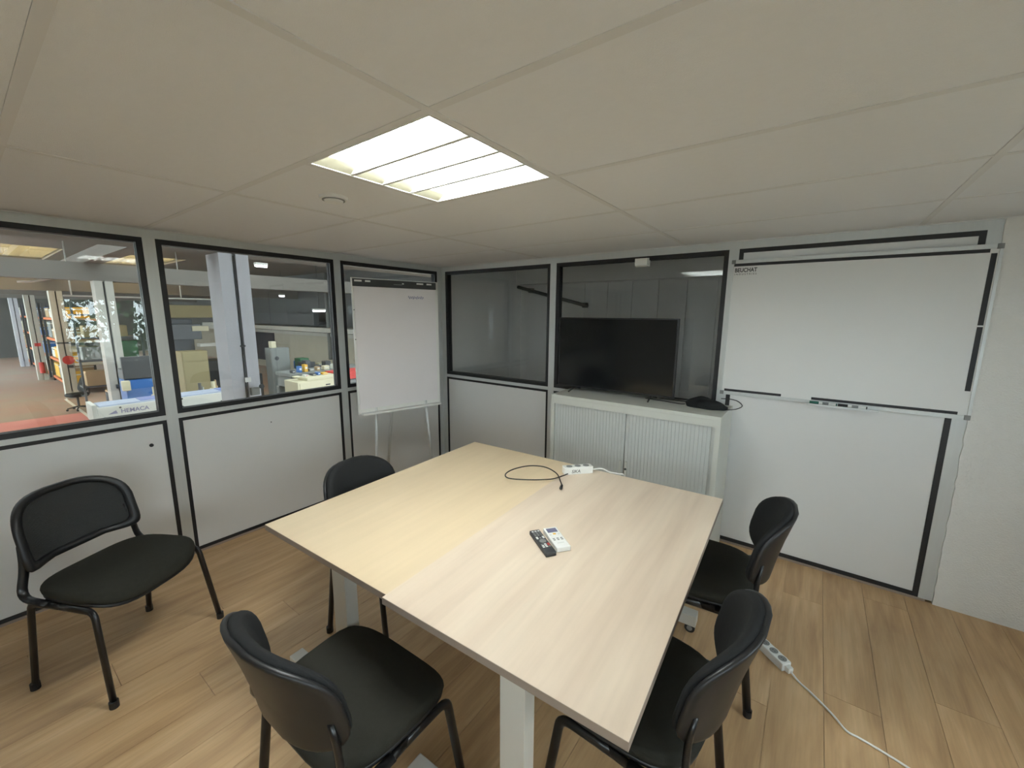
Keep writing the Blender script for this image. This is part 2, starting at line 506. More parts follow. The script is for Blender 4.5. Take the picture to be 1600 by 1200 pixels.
glaze('y', 'wall_back', [(0.03, 1.386), (1.386, 2.783), (2.783, 3.952)], solid=(2,))
struct(bx('trim_1', (-0.06, 0.0, -0.0, 0.06, 0, H), M_alu))           # corner post
# plastered pier right of the partition, with a ragged near edge
bm = bmesh.new()
zs = [H * k / 60 for k in range(61)]
ed = [3.974 + 0.0015 * math.sin(k * 1.7) + random.uniform(-0.0025, 0.0025) + 0.010 * (1 - z / H) for k, z in enumerate(zs)]
F = [[bm.verts.new((e, -0.010, z)) for e, z in zip(ed, zs)], [bm.verts.new((XR + 0.1, -0.010, z)) for z in zs],
     [bm.verts.new((XR + 0.1, 0.15, z)) for z in zs], [bm.verts.new((e, 0.15, z)) for e, z in zip(ed, zs)]]
for k in range(60):
    for a in range(4): bm.faces.new((F[a][k], F[(a + 1) % 4][k], F[(a + 1) % 4][k + 1], F[a][k + 1]))
bm.faces.new([F[a][0] for a in range(4)]); bm.faces.new([F[a][-1] for a in range(4)])
struct(obj('wall_pier', bm, M_plaster))
BX0, BX1, BZ0, BZ1 = 3.30, 4.35, 0.93, 1.84      # unseen window behind the camera, added for fill daylight
struct(boxes('wall_rear', [(-0.06, BX0, YB - 0.12, YB, -0.12, H + 0.2), (BX1, XR + 0.15, YB - 0.12, YB, -0.12, H + 0.2), (BX0, BX1, YB - 0.12, YB, -0.12, BZ0), (BX0, BX1, YB - 0.12, YB, BZ1, H + 0.2)], M_wall))
wr_ = sempty('window_10')
ringo('window_frame', BX0, BX1, BZ0, BZ1, 0.05, YB - 0.09, YB - 0.03, 'y', M_white, wr_)
xm = (BX0 + BX1) / 2
bx('mullion', (xm - 0.03, xm + 0.03, YB - 0.085, YB - 0.035, BZ0 + 0.05, BZ1 - 0.05), M_white, wr_)
for p, q in ((BX0 + 0.05, xm - 0.03), (xm + 0.03, BX1 - 0.05)): bx('pane', (p, q, YB - 0.063, YB - 0.057, BZ0 + 0.05, BZ1 - 0.05), M_glass, wr_)
bx('window_sill', (BX0 - 0.04, BX1 + 0.04, YB - 0.03, YB + 0.10, BZ0 - 0.03, BZ0), M_white, wr_, 0.004)
# right wall with the daylight window that the left panes mirror
RW = [(-2.30, -1.30, 0.93, 1.84), (-4.55, -3.35, 0.93, 1.84)]  # second opening is unseen, added to bring in more daylight
wl = []
ycur = YB
for (wa, wb_, wc, wd) in sorted(RW):
    wl += [(XR, XR + 0.15, ycur, wa, -0.12, H + 0.2), (XR, XR + 0.15, wa, wb_, -0.12, wc), (XR, XR + 0.15, wa, wb_, wd, H + 0.2)]
    ycur = wb_
wl.append((XR, XR + 0.15, ycur, 0.15, -0.12, H + 0.2))
struct(boxes('wall_right', wl, M_wall))
for (wa, wb_, wc, wd) in RW:
    WIN[0] += 1
    wn = sempty('window_%d' % WIN[0])
    ringo('window_frame', wa, wb_, wc, wd, 0.045, XR + 0.04, XR + 0.10, 'x', M_white, wn)
    ym = (wa + wb_) / 2
    bx('mullion', (XR + 0.045, XR + 0.095, ym - 0.03, ym + 0.03, wc + 0.045, wd - 0.045), M_white, wn)
    for p, q in ((wa + 0.045, ym - 0.03), (ym + 0.03, wb_ - 0.045)):
        bx('pane', (XR + 0.066, XR + 0.072, p, q, wc + 0.045, wd - 0.045), M_glass, wn)
    bx('window_sill', (XR - 0.10, XR + 0.04, wa - 0.04, wb_ + 0.04, wc - 0.03, wc), M_white, wn, 0.004)

# ------------------------------------------------------------------ ceiling luminaire
lum = thing('ceiling_light', 'lit square fluorescent panel with white louvre set into the ceiling grid', 'light', (0, 0, H))
g = 0.012
x0, x1, y0, y1 = LX0 + g + 0.001, LX1 - g - 0.001, LY0 + g + 0.001, LY1 - g - 0.001
bm = bmesh.new()
box(bm, x0, x1, y0, y1, 0.075, 0.080)
for b in ((x0, x0 + 0.004, y0, y1, 0.0, 0.075), (x1 - 0.004, x1, y0, y1, 0.0, 0.075), (x0 + 0.004, x1 - 0.004, y0, y0 + 0.004, 0.0, 0.075), (x0 + 0.004, x1 - 0.004, y1 - 0.004, y1, 0.0, 0.075)): box(bm, *b)
obj('housing', bm, M_wmet, lum)
ringo('trim_ring', x0 - 0.002, x1 + 0.002, y0 - 0.002, y1 + 0.002, 0.006, -0.002, 0.0, 'z', M_wmet, lum)
ny = 4
ry = (y1 - y0 - 0.04) / ny
for k in range(ny):
    a = y0 + 0.02 + k * ry
    bm = bmesh.new(); cyl(bm, (x0 + 0.03, a + ry / 2, 0.040), (1, 0, 0), 0.013, x1 - x0 - 0.06, 12)
    obj('fluorescent_tube', bm, M_lum, lum)
    bx('diffuser', (x0 + 0.045, x1 - 0.045, a + 0.004, a + ry - 0.004, 0.066, 0.069), M_lum, lum)
for k in range(1, ny):
    a = y0 + 0.02 + k * ry
    bx('louvre_blade', (x0 + 0.006, x1 - 0.006, a - 0.007, a + 0.007, -0.001, 0.012), M_wmet, lum)
for k in range(1, 6):
    a = x0 + (x1 - x0) * k / 6
    for j in range(ny):
        c = y0 + 0.02 + j * ry
        bx('cross_fin', (a - 0.0005, a + 0.0005, c + 0.002, c + ry - 0.002, 0.008, 0.016), M_wmet, lum)
M_refl = mat('cream_reflector', (0.50, 0.48, 0.36), 0.6, var=0.03)
for a, c in ((x0 + 0.005, x0 + 0.046), (x1 - 0.005, x1 - 0.046)):
    bm = bmesh.new()
    V = [bm.verts.new(p) for p in ((a, y0 + 0.005, 0.001), (a, y1 - 0.005, 0.001), (c, y1 - 0.005, 0.022), (c, y0 + 0.005, 0.022), (a, y0 + 0.005, 0.004), (a, y1 - 0.005, 0.004), (c, y1 - 0.005, 0.025), (c, y0 + 0.005, 0.025))]
    for f in ((0, 1, 2, 3), (4, 7, 6, 5), (0, 4, 5, 1), (1, 5, 6, 2), (2, 6, 7, 3), (3, 7, 4, 0)): bm.faces.new([V[i] for i in f])
    obj('end_reflector', bm, M_refl, lum)

# smoke detector / vent disc
sd = thing('smoke_detector', 'small round white smoke detector on ceiling tile beside the lit panel', 'smoke detector', (1.5717, -2.134, H))
bm = bmesh.new(); cyl(bm, (0, 0, 0.003), (0, 0, -1), 0.058, 0.014, 32, 0.055); obj('base', bm, M_white, sd)
bm = bmesh.new(); cyl(bm, (0, 0, -0.011), (0, 0, -1), 0.040, 0.010, 32, 0.036); obj('cap', bm, M_white, sd)
bm = bmesh.new(); cyl(bm, (0, 0, -0.0115), (0, 0, -1), 0.046, 0.003, 32); obj('slot_ring', bm, M_grey2, sd)

# cable holes in the left panels
tag(cylo('cable_grommet', (-0.006, -2.52, 0.811), (1, 0, 0), 0.011, 0.004, M_black), 'round black cable hole in white partition panel above the mesh-back chair', 'cable hole')
tag(cylo('screw_cap', (-0.006, -1.81, 0.812), (1, 0, 0), 0.004, 0.003, M_black), 'tiny black screw cap in the second white partition panel', 'screw')

# ------------------------------------------------------------------ tables
TH = 0.74
TA = R(2.4)
def make_table(name, label, mtop, w, l, z, corner):
    """corner = near right corner; local x runs left -> -w, local y runs away"""
    t = thing(name, label, 'table', (corner[0], corner[1], 0), TA)
    bx('tabletop', (-w, 0, 0, l, z - 0.024, z), mtop, t)
    ringo('edge_band', -w - 0.001, 0.001, -0.001, l + 0.001, 0.0012, z - 0.0245, z - 0.001, 'z', M_edge, t)
    xm = -w / 2 + 0.085
    for k, y in enumerate((0.05, l - 0.05)):
        q = bx('leg', (xm - 0.04, xm + 0.04, y - 0.025, y + 0.025, 0.11, z - 0.054), M_leg, t, 0.003)
        bx('foot', (-w + 0.06, -0.06, y - 0.03, y + 0.03, 0.05, 0.11), M_leg, t, 0.004)
        bx('top_bracket', (-w + 0.08, -0.08, y - 0.025, y + 0.025, z - 0.054, z - 0.024), M_leg, t, 0.003)
        for x in (-w + 0.09, -0.09):
            c = cylo('castor', (x, y - 0.014, 0.0255), (0, 1, 0), 0.0255, 0.028, M_black, t, 20)
            cylo('hub', (x, y - 0.0155, 0.0255), (0, 1, 0), 0.014, 0.031, M_grey2, c, 16)
    for x in (-w / 2 - 0.12, -w / 2 + 0.08):
        bx('beam', (x, x + 0.04, 0.10, l - 0.10, z - 0.064, z - 0.025), M_leg, t)
    return t
C0 = Vector((3.055, -2.432))
ux = Vector((math.cos(TA), math.sin(TA))); uy = Vector((-math.sin(TA), math.cos(TA)))
make_table('meeting_table', 'pale streaked wood-decor table carrying the two remote controls', M_grey, 0.80, 1.42, TH + 0.004, C0)
c1 = C0 - ux * 0.802 + uy * 0.018
make_table('meeting_table', 'plain beige wood-decor table pushed against the streaked one', M_beige, 0.79, 1.42, TH, c1)

# ------------------------------------------------------------------ chairs
def make_chair(mesh_back=False):
    t = thing('chair', 'x', 'chair')
    # seat pad: sags to the front like a waterfall
    def fs(u, v, h):
        y = v * 0.215 + 0.005
        x = u * 0.243 * (1 + 0.05 * v)
        z = 0.432 + h
        z -= 0.045 * max(0, v - 0.45) ** 2 / 0.3
        z += 0.012 * u * u + 0.02 * max(0, -v - 0.6) ** 2
        return (x, y, z)
    bm = bmesh.new(); pillow(bm, fs, 0.045, n=3.4, edge=0.09, dome=0.10); obj('seat', bm, M_fab, t, True)
    def fu(u, v, h):
        x, y, z = fs(u * 0.97, v * 0.97, 0); return (x, y, z - 0.012 + h)
    bm = bmesh.new(); pillow(bm, fu, 0.018, n=3.6, edge=0.03); obj('seat_shell', bm, M_black, t, True)
    # backrest: curved round the sitter, leaning back
    ZB, HB = 0.695, 0.150
    def fb(u, v, h):
        z = ZB + v * HB
        x = u * 0.235 * (1 - 0.05 * v if v > 0 else 1 + 0.0 * v)
        y = -0.235 - 0.24 * (z - 0.545) + 0.062 * u * u + 0.030 * u ** 4 - (0.006 * v * v)
        nx, ny = -(0.124 * u + 0.12 * u ** 3) / 0.235, 1.0
        k = 1 / math.hypot(nx, ny)
        return (x + nx * k * h, y + ny * k * h, z - 0.02 * u * u * (1 if v < 0 else 0.6) + 0.0)
    if mesh_back:
        # rigid frame with a woven inset
        nseg = 48
        def se(tt, r, n):
            c, s = math.cos(tt), math.sin(tt)
            return (r * math.copysign(abs(c) ** (2 / n), c), r * math.copysign(abs(s) ** (2 / n), s))
        bm = bmesh.new(); rg = []
        for (ru, rv, h) in ((1, 1, 0.006), (0.985, 0.975, 0.018), (0.88, 0.82, 0.018), (0.865, 0.80, 0.006), (0.88, 0.82, -0.004), (0.985, 0.975, -0.004)):
            L = []
            for k in range(nseg):
                tt = 2 * PI * (k + .5) / nseg; u, v = se(tt, 1, 3.4 if math.sin(tt) > 0 else 7.0)
                L.append(bm.verts.new(fb(u * ru, v * rv, h)))
            rg.append(L)
        for a in range(6):
            A, B = rg[a], rg[(a + 1) % 6]
            for k in range(nseg): bm.faces.new((A[k], A[(k + 1) % nseg], B[(k + 1) % nseg], B[k]))
        obj('back_frame', bm, M_black, t, True)
        bm = bmesh.new(); pillow(bm, lambda u, v, h: fb(u * 0.895, v * 0.84, h + 0.003), 0.004, n=3.4, nlow=7.0, edge=0.01)
        o = obj('back_mesh', bm, M_mesh, t, True)
        o['label'] = 'charcoal woven mesh inset'
    else:
        bm = bmesh.new(); pillow(bm, lambda u, v, h: fb(u, v, h), 0.034, n=3.3, edge=0.09, dome=0.05); obj('backrest', bm, M_fab2, t, True)
        bm = bmesh.new(); pillow(bm, lambda u, v, h: fb(u * 1.0, v * 1.0, h - 0.012), 0.018, n=3.3, edge=0.05); obj('back_shell', bm, M_black, t, True)
    for s in (-1, 1):
        # front leg bends into the seat rail
        a = tubeo('leg', curve_pts([(s * 0.262, 0.215, 0.012), (s * 0.238, 0.160, 0.418), (s * 0.236, 0.08, 0.42), (s * 0.234, -0.02, 0.42)], 0.035), 0.0105, M_tube, t, 0.0155, 12, up=(1, 0, 0))
        cylo('foot_cap', (s * 0.2625, 0.2165, 0), (0, 0, 1), 0.0165, 0.03, M_black, a, 14)
        b = tubeo('leg', curve_pts([(s * 0.246, -0.215, 0.012), (s * 0.236, -0.165, 0.418), (s * 0.236, -0.08, 0.42), (s * 0.234, 0.0, 0.42)], 0.035), 0.0105, M_tube, t, 0.0155, 12, up=(1, 0, 0))
        cylo('foot_cap', (s * 0.2465, -0.2165, 0), (0, 0, 1), 0.0165, 0.03, M_black, b, 14)
        tubeo('back_upright', curve_pts([(s * 0.243, -0.06, 0.432), (s * 0.241, -0.205, 0.438), (s * 0.215, -0.195, 0.56), (s * 0.205, -0.205, 0.66)], 0.06), 0.0095, M_tube, t, 0.0165, 12, up=(0, 0, 1))
    for y in (0.09, -0.12):
        tubeo('cross_bar', [(-0.24, y, 0.416), (0.24, y, 0.416)], 0.009, M_tube, t)
    return t

def woven():
    m = bpy.data.materials.new('charcoal_mesh_fabric')
    n, l, b = nodes(m)
    b.inputs['Base Color'].default_value = (0.022, 0.023, 0.023, 1); b.inputs['Roughness'].default_value = 0.75
    tc = n.new('ShaderNodeTexCoord')
    ck = n.new('ShaderNodeTexChecker'); ck.inputs['Scale'].default_value = 500
    ck.inputs[1].default_value = (1, 1, 1, 1); ck.inputs[2].default_value = (0.82, 0.82, 0.82, 1)
    l.new(tc.outputs['Object'], ck.inputs[0]); l.new(ck.outputs[0], b.inputs['Alpha'])
    return m
M_mesh = woven()
CH = 'chairs around the meeting tables'
ca = make_chair(True)
ca.location = (0.763, -2.839, 0); ca.rotation_euler.z = R(27.5 - 90)
tag(ca, 'black chair with mesh backrest standing apart by the glazed partition', 'chair', CH)
cb = make_chair()
spots = [((2.222, -2.552, 0), 2, 'black padded chair with its back nearest the camera, before the table legs'),
         ((2.98, -1.19, 0), 95, 'black padded chair beside the far end of the streaked table, by whiteboard wall'),
         ((2.947, -1.985, 0), 87, 'black padded chair at the near right corner of the streaked table'),
         ((1.585, -1.93, 0), -82, 'black padded chair pushed under the left side of the beige table')]
for k, (p, a, lb) in enumerate(spots):
    c = cb if k == 0 else copytree(cb)
    c.location = p; c.rotation_euler.z = R(a)
    tag(c, lb, 'chair', CH)

# ------------------------------------------------------------------ tambour cabinet, television and cloth
CX0, CX1, CY, CH_ = 1.645, 2.865, -0.425, 1.02
cabt = thing('tambour_cabinet', 'low cream metal cabinet with sliding tambour doors under the television', 'cabinet', (CX0, 0, 0))
cw = CX1 - CX0
bm = bmesh.new()
for b in ((0, 0.03, CY, -0.012, 0, CH_ - 0.025), (cw - 0.03, cw, CY, -0.012, 0, CH_ - 0.025), (0.03, cw - 0.03, CY, -0.012, 0, 0.06), (0.03, cw - 0.03, -0.03, -0.012, 0.06, CH_ - 0.025), (0.03, cw - 0.03, CY, -0.03, CH_ - 0.07, CH_ - 0.025)):
    box(bm, *b)
obj('carcass', bm, M_cab, cabt)
bx('cabinet_top', (0, cw, CY, -0.012, CH_ - 0.025, CH_), M_cab, cabt, 0.003)
for d in range(2):
    a = 0.03 + d * (cw / 2 - 0.03) + (0.002 if d else 0)
    b = cw / 2 - 0.002 if d == 0 else cw - 0.03
    dr = bx('door', (a, b, CY + 0.024, CY + 0.028, 0.06, CH_ - 0.07), M_slat, cabt)
    n = 24; sw = (b - a) / n
    bm = bmesh.new(); box(bm, 0, sw - 0.0008, 0.004, 0.012, 0.062, CH_ - 0.072)
    bev(bm, 0.0012, 1)
    bmesh.ops.recalc_face_normals(bm, faces=list(bm.faces))
    sm = bpy.data.meshes.new('slat'); bm.to_mesh(sm); bm.free(); sm.materials.append(M_slat)
    for k in range(n): link('slat', sm, dr, (a + k * sw + 0.0015, CY + 0.012, 0))
bx('handle', (cw / 2 - 0.03, cw / 2 - 0.012, CY + 0.002, CY + 0.012, 0.42, 0.60), M_cab, cabt, 0.003)
bx('handle', (cw / 2 + 0.012, cw / 2 + 0.03, CY + 0.002, CY + 0.012, 0.42, 0.60), M_cab, cabt, 0.003)
cylo('lock', (cw / 2 + 0.021, CY + 0.003, 0.545), (0, -1, 0), 0.008, 0.006, M_dark, cabt)

TY = -0.19
tv = thing('television', 'black flat television standing on the tambour cabinet', 'television', (2.04, TY, CH_))
bx('screen_housing', (-0.47, 0.47, 0.0, 0.035, 0.032, 0.595), M_black, tv, 0.004)
bx('screen', (-0.46, 0.46, -0.0015, 0.001, 0.047, 0.585), M_screen, tv)
bx('rear_cover', (-0.3, 0.3, 0.034, 0.06, 0.08, 0.4), M_black, tv, 0.01)
for s in (-1, 1):
    tubeo('foot', curve_pts([(s * 0.32, -0.09, 0.006), (s * 0.31, 0.01, 0.036), (s * 0.32, 0.11, 0.006)], 0.03), 0.006, M_black, tv)

# black crumpled cloth bag
def cloth(name, label, loc, a, b, h, rz):
    bm = bmesh.new(); bmesh.ops.create_icosphere(bm, subdivisions=4, radius=1)
    rnd = random.Random(3)
    ph = [(rnd.uniform(0, 6.28), Vector((rnd.uniform(-1, 1), rnd.uniform(-1, 1), rnd.uniform(-1, 1))) * rnd.uniform(3, 9)) for _ in range(9)]
    for v in bm.verts:
        d = v.co.normalized()
        k = 1 + sum(math.sin(d.dot(q) + p) for p, q in ph) * 0.045
        z = d.z * h * k
        if z < 0: z = max(z, -0.2 * h)
        v.co = (d.x * a * k * (1.12 if z < 0.2 * h else 1), d.y * b * k * (1.12 if z < 0.2 * h else 1), z + 0.2 * h)
    o = obj(name, bm, M_fab2, None, True, loc, (0, 0, rz))
    return tag(o, label, 'cloth')
cloth('crumpled_cloth', 'crumpled black cloth pouch on the right end of the cabinet', (2.725, -0.185, CH_), 0.115, 0.06, 0.055, R(-8))
tag(tubeo('power_cable', spline([(2.30, -0.15, CH_ + 0.004), (2.45, -0.17, CH_ + 0.004), (2.555, -0.19, CH_ + 0.004), (2.59, -0.185, CH_ + 0.006)]), 0.003, M_black), 'thin black cable along the front of television to the cloth', 'cable')
tag(tubeo('wall_cable', spline([(2.862, -0.205, CH_ + 0.005), (2.905, -0.14, CH_ + 0.006), (2.93, -0.085, CH_ + 0.020), (2.90, -0.045, CH_ + 0.040), (2.85, -0.03, CH_ + 0.048), (2.79, -0.03, CH_ + 0.045)]), 0.003, M_black), 'thin black cable curling from the cloth up to the whiteboard corner', 'cable')
tag(tubeo('video_cable', spline([(2.38, -0.08, CH_ + 0.004), (2.47, -0.07, CH_ + 0.004), (2.62, -0.10, CH_ + 0.004), (2.70, -0.16, CH_ + 0.008)]), 0.003, M_black), 'thin black cable running straight from television to the cloth', 'cable')

# ------------------------------------------------------------------ flip chart in the corner
FA = math.atan2(0.703, 0.17)
fc = thing('flip_chart', 'white tripod flip chart with black clamp bar standing in the corner', 'flip chart', (0.572, -1.03, 0.022), FA)
# local x along the board, local -y faces the room
FW = 0.36
bx('board', (-FW, FW, -0.006, 0.012, 0.84, 1.876), M_wmet, fc, 0.002)
pp = bx('paper_pad', (-FW + 0.012, FW - 0.03, -0.013, -0.0065, 0.88, 1.865), M_paper, fc)
cb_ = bx('clamp_bar', (-FW + 0.003, FW - 0.028, -0.024, -0.0135, 1.812, 1.868), M_dark, fc, 0.003)
for a, b in ((-0.345, -0.29), (-0.265, -0.225), (0.155, 0.215), (0.245, 0.29)):
    bx('hole_slot', (a, b, -0.0252, -0.0242, 1.846, 1.858), M_white, cb_)
bx('name_plate', (-0.04, 0.03, -0.0252, -0.0242, 1.835, 1.84), M_grey2, cb_)
bx('name_plate', (0.03, 0.045, -0.0252, -0.0242, 1.842, 1.85), M_white, cb_)
tubeo('pen_scribble', [(0.085 + 0.135 * k / 40, -0.0136, 1.742 + 0.011 * math.sin(k * 1.35) * (1 + 0.3 * math.sin(k * 0.6))) for k in range(41)], 0.0016, M_blueink, pp, seg=6)
bx('pen_tray', (-FW + 0.02, FW - 0.02, -0.06, -0.007, 0.835, 0.85), M_wmet, fc, 0.003)
for z in (1.64, 1.42): cylo('board_screw', (-FW + 0.012 - 0.004, -0.0062, z), (0, -1, 0), 0.004, 0.003, M_dark, fc, 10)
for p, q in (((-0.20, 0.02, 1.2), (-0.27, -0.05, -0.022)), ((0.20, 0.02, 1.2), (0.27, -0.05, -0.022)), ((0, 0.03, 1.5), (0.0, 0.40, -0.022))):
    l_ = tubeo('leg', [p, q], 0.012, M_alu, fc)
    cylo('rubber_foot', q, (0, 0, 1), 0.016, 0.03, M_black, l_, 12)
bx('back_bracket', (-0.22, 0.22, 0.012, 0.035, 1.17, 1.23), M_alu, fc)

# ------------------------------------------------------------------ whiteboard on the back wall
wb = thing('whiteboard', 'large wiped whiteboard with black tape lines on the back wall', 'whiteboard', (2.776, -0.002, 1.097))
WW, WH, FD = 1.21, 0.905, -0.016
bx('writing_surface', (0.006, WW - 0.006, -0.012, 0, 0.006, WH - 0.006), M_board, wb)
for b in ((0.02, WW - 0.02, FD, 0, WH - 0.022, WH), (0.02, WW - 0.02, FD, 0, 0, 0.022)): bx('frame_rail', b, M_alu, wb, 0.002)
for b in ((0, 0.014, FD, 0, 0.02, WH - 0.02), (WW - 0.014, WW, FD, 0, 0.02, WH - 0.02)): bx('frame_rail', b, M_alu, wb, 0.002)
for x in (0, WW - 0.024):
    for z in (0, WH - 0.026): bx('corner_cap', (x, x + 0.024, FD - 0.003, 0, z, z + 0.026), M_grey2, wb, 0.003)
T0 = FD - 0.0005
tp = lambda a, b, c, d: bx('tape', (a, b, -0.0136, -0.0122, c, d), M_ink, wb)
tp(0.016, WW - 0.045, WH - 0.042, WH - 0.024)
tp(WW - 0.040, WW - 0.019, 0.50, WH - 0.046); tp(WW - 0.040, WW - 0.019, 0.155, 0.492)
tp(0.026, 0.36, 0.024, 0.040); tp(0.52, WW - 0.05, 0.024, 0.040)
text('lettering', 'BEUCHAT', 0.036, M_ink, wb, (0.022, -0.0125, WH - 0.079), (R(90), 0, 0), 0.0004, 0.80, bold=0.0009)
text('lettering', 'I N D U S T R I E S', 0.0155, M_ink, wb, (0.021, -0.0125, WH - 0.098), (R(90), 0, 0), 0.0004, 1.06)
bx('pen_tray', (0.50, 0.84, -0.062, FD, -0.004, 0.001), M_alu, wb)
bx('tray_lip', (0.50, 0.84, -0.064, -0.061, -0.004, 0.008), M_alu, wb)
def marker(label, x, mcap, loc, capleft=True):
    t = thing('marker_pen', label, 'marker', loc)
    t.rotation_euler = (0, 0, R(-2))
    cylo('barrel', (0, 0, 0), (1, 0, 0), 0.0085, 0.085, M_white, t, 14)
    cylo('cap', (-0.045, 0, 0), (1, 0, 0), 0.0098, 0.047, mcap, t, 14)
    cylo('end_plug', (0.085, 0, 0), (1, 0, 0), 0.0085, 0.006, mcap, t, 14)
    cylo('print_band', (0.02, 0, 0), (1, 0, 0), 0.0087, 0.03, M_grey2, t, 14)
marker('dry-wipe marker with dark green cap on the whiteboard tray', 0, M_cap, (3.335, -0.04, 1.1085))
marker('dry-wipe marker with black cap on the whiteboard tray', 0, M_black, (3.475, -0.04, 1.1085))

# small white box fixed high on the back pane
wbx = thing('sensor_box', 'small white sensor box fixed high on the back window pane', 'sensor', (2.165, -0.001, 2.03))
bx('case', (-0.047, 0.047, -0.035, -0.002, -0.027, 0.027), M_white, wbx, 0.004)
bx('mounting_plate', (-0.05, 0.05, -0.004, 0.022, -0.03, 0.03), M_white, wbx)

# ------------------------------------------------------------------ things on the table
TZ = TH + 0.004
bl = thing('television_remote', 'black television remote control lying beside the white remote', 'remote control', (2.502, -1.90, TZ), R(-36.5 + 90 - 0))
bl.rotation_euler.z = math.atan2(-1.95 + 1.85, 2.576 - 2.432) + R(90)
bm = bmesh.new(); box(bm, -0.022, 0.022, -0.086, 0.086, 0, 0.018); bev(bm, 0.006, 3); obj('case', bm, M_dark, bl, True)
def btn(par, x, y, w_, h_, m, z=0.018):
    bx('button', (x - w_ / 2, x + w_ / 2, y - h_ / 2, y + h_ / 2, z - 0.0005, z + 0.0015), m, par, 0.0006, 1)
for r_ in range(4):
    for c_ in range(3): btn(bl, -0.0125 + c_ * 0.0125, 0.072 - r_ * 0.0105, 0.0085, 0.006, M_grey2 if r_ else M_white)
for s in (-1, 1): btn(bl, s * 0.013, 0.022, 0.008, 0.016, M_white)
btn(bl, 0, 0.02, 0.007, 0.01, M_grey2)
bm = bmesh.new(); cyl(bm, (0, -0.004, 0.0175), (0, 0, 1), 0.0135, 0.002, 24); obj('navigation_ring', bm, M_grey2, bl)
for r_, mm in ((0, (M_grey2, M_white, M_red)), (1, (M_white, M_white, M_red)), (2, (M_white, M_white, M_grey2))):
    for c_ in range(3): btn(bl, -0.0125 + c_ * 0.0125, -0.026 - r_ * 0.0095, 0.009, 0.0055, mm[c_])
wr = thing('air_conditioner_remote', 'white air-conditioner remote control with small screen on the table', 'remote control', (2.533, -1.845, TZ))
wr.rotation_euler.z = math.atan2(-1.934 + 1.808, 2.582 - 2.440) + R(90) + R(4)
bm = bmesh.new(); box(bm, -0.029, 0.029, -0.076, 0.076, 0, 0.02); bev(bm, 0.004, 3); obj('case', bm, M_white, wr, True)
bx('display', (-0.021, 0.021, 0.035, 0.066, 0.0195, 0.0205), M_lcd, wr)
btn(wr, 0, 0.022, 0.012, 0.009, M_yellow, 0.02)
for x in (-0.018, 0.018): btn(wr, x, 0.018, 0.009, 0.006, mat('pale_button', (0.62, 0.63, 0.6), 0.5, var=0.02), 0.02)
for r_ in range(2):
    for c_ in range(3): btn(wr, -0.016 + c_ * 0.016, -0.012 - r_ * 0.010, 0.009, 0.005, M_grey2, 0.02)
bx('maker_mark', (-0.014, 0.014, -0.047, -0.042, 0.0199, 0.0203), MATS['pale_button'], wr)

ps = thing('table_socket_block', 'white socket block with marker writing at the far table end', 'power strip', (2.262, -1.145, TZ), R(48))
bx('case', (-0.085, 0.085, -0.024, 0.024, 0, 0.042), M_white, ps, 0.005)
for x in (-0.05, 0, 0.05): cylo('socket', (x, 0, 0.0415), (0, 0, 1), 0.018, 0.001, M_grey2, ps, 20)
text('handwriting', 'SIKA', 0.026, M_ink, ps, (-0.045, -0.0244, 0.010), (R(90), 0, 0), 0.0003, 1.0, shear=0.2)
tag(tubeo('white_mains_cord', spline([(2.315, -1.085, TZ + 0.012), (2.36, -1.04, TZ + 0.016), (2.41, -1.035, TZ + 0.005), (2.46, -1.03, TZ + 0.005), (2.49, -1.015, TZ - 0.004), (2.5, -1.0, TZ - 0.10), (2.5, -0.99, 0.3), (2.52, -0.98, 0.01)]), 0.0035, M_white), 'thin white mains cord leaving socket block over the table edge', 'cable')
lc = thing('looped_cable', 'black cable lying in a wide loop on table joint', 'cable', (0, 0, TZ))
tubeo('cord', spline([(2.238, -1.215, 0.010), (2.228, -1.265, 0.010), (2.20, -1.34, 0.010), (2.12, -1.43, 0.016), (2.03, -1.49, 0.022), (1.985, -1.46, 0.026), (1.985, -1.38, 0.030), (2.03, -1.29, 0.032), (2.11, -1.25, 0.030), (2.20, -1.275, 0.022), (2.265, -1.345, 0.016), (2.297, -1.385, 0.012)], 8), 0.0032, M_black, lc)
tubeo('plug', [(2.293, -1.38, 0.012), (2.304, -1.412, 0.010)], 0.0085, M_black, lc, 0.0065, 12)

# ------------------------------------------------------------------ extension lead on the floor
el = thing('extension_lead', 'white three-socket extension lead with its cord trailing over the floor', 'power strip', (3.277, -1.008, 0), math.atan2(-1.03 + 0.945, 3.30 - 3.20))
bx('case', (-0.085, 0.075, -0.026, 0.026, 0, 0.04), M_white, el, 0.008)
bx('cord_grip', (0.074, 0.098, -0.014, 0.014, 0.006, 0.032), M_white, el, 0.005)
for x in (-0.05, 0.0, 0.048):
    s_ = cylo('socket', (x, 0, 0.0395), (0, 0, 1), 0.0235, 0.002, M_white, el, 24)
    cylo('recess', (x, 0, 0.0415), (0, 0, 1), 0.0185, 0.0006, M_grey2, s_, 24)
    for q in (-0.0055, 0.0055): cylo('pin_hole', (x + q, 0, 0.0421), (0, 0, 1), 0.0026, 0.0004, M_dark, s_, 8)
el_m = Matrix.Translation(el.location) @ Matrix.Rotation(el.rotation_euler.z, 4, 'Z')
ec = tubeo('cord', [el_m.inverted() @ Vector(p) for p in spline([(3.347, -1.068, 0.018), (3.385, -1.10, 0.006), (3.43, -1.135, 0.006), (3.50, -1.20, 0.006), (3.545, -1.255, 0.006), (3.585, -1.262, 0.006), (3.65, -1.275, 0.006), (3.74, -1.30, 0.006), (3.84, -1.34, 0.006), (4.02, -1.42, 0.006)], 8)], 0.0042, M_white, el)

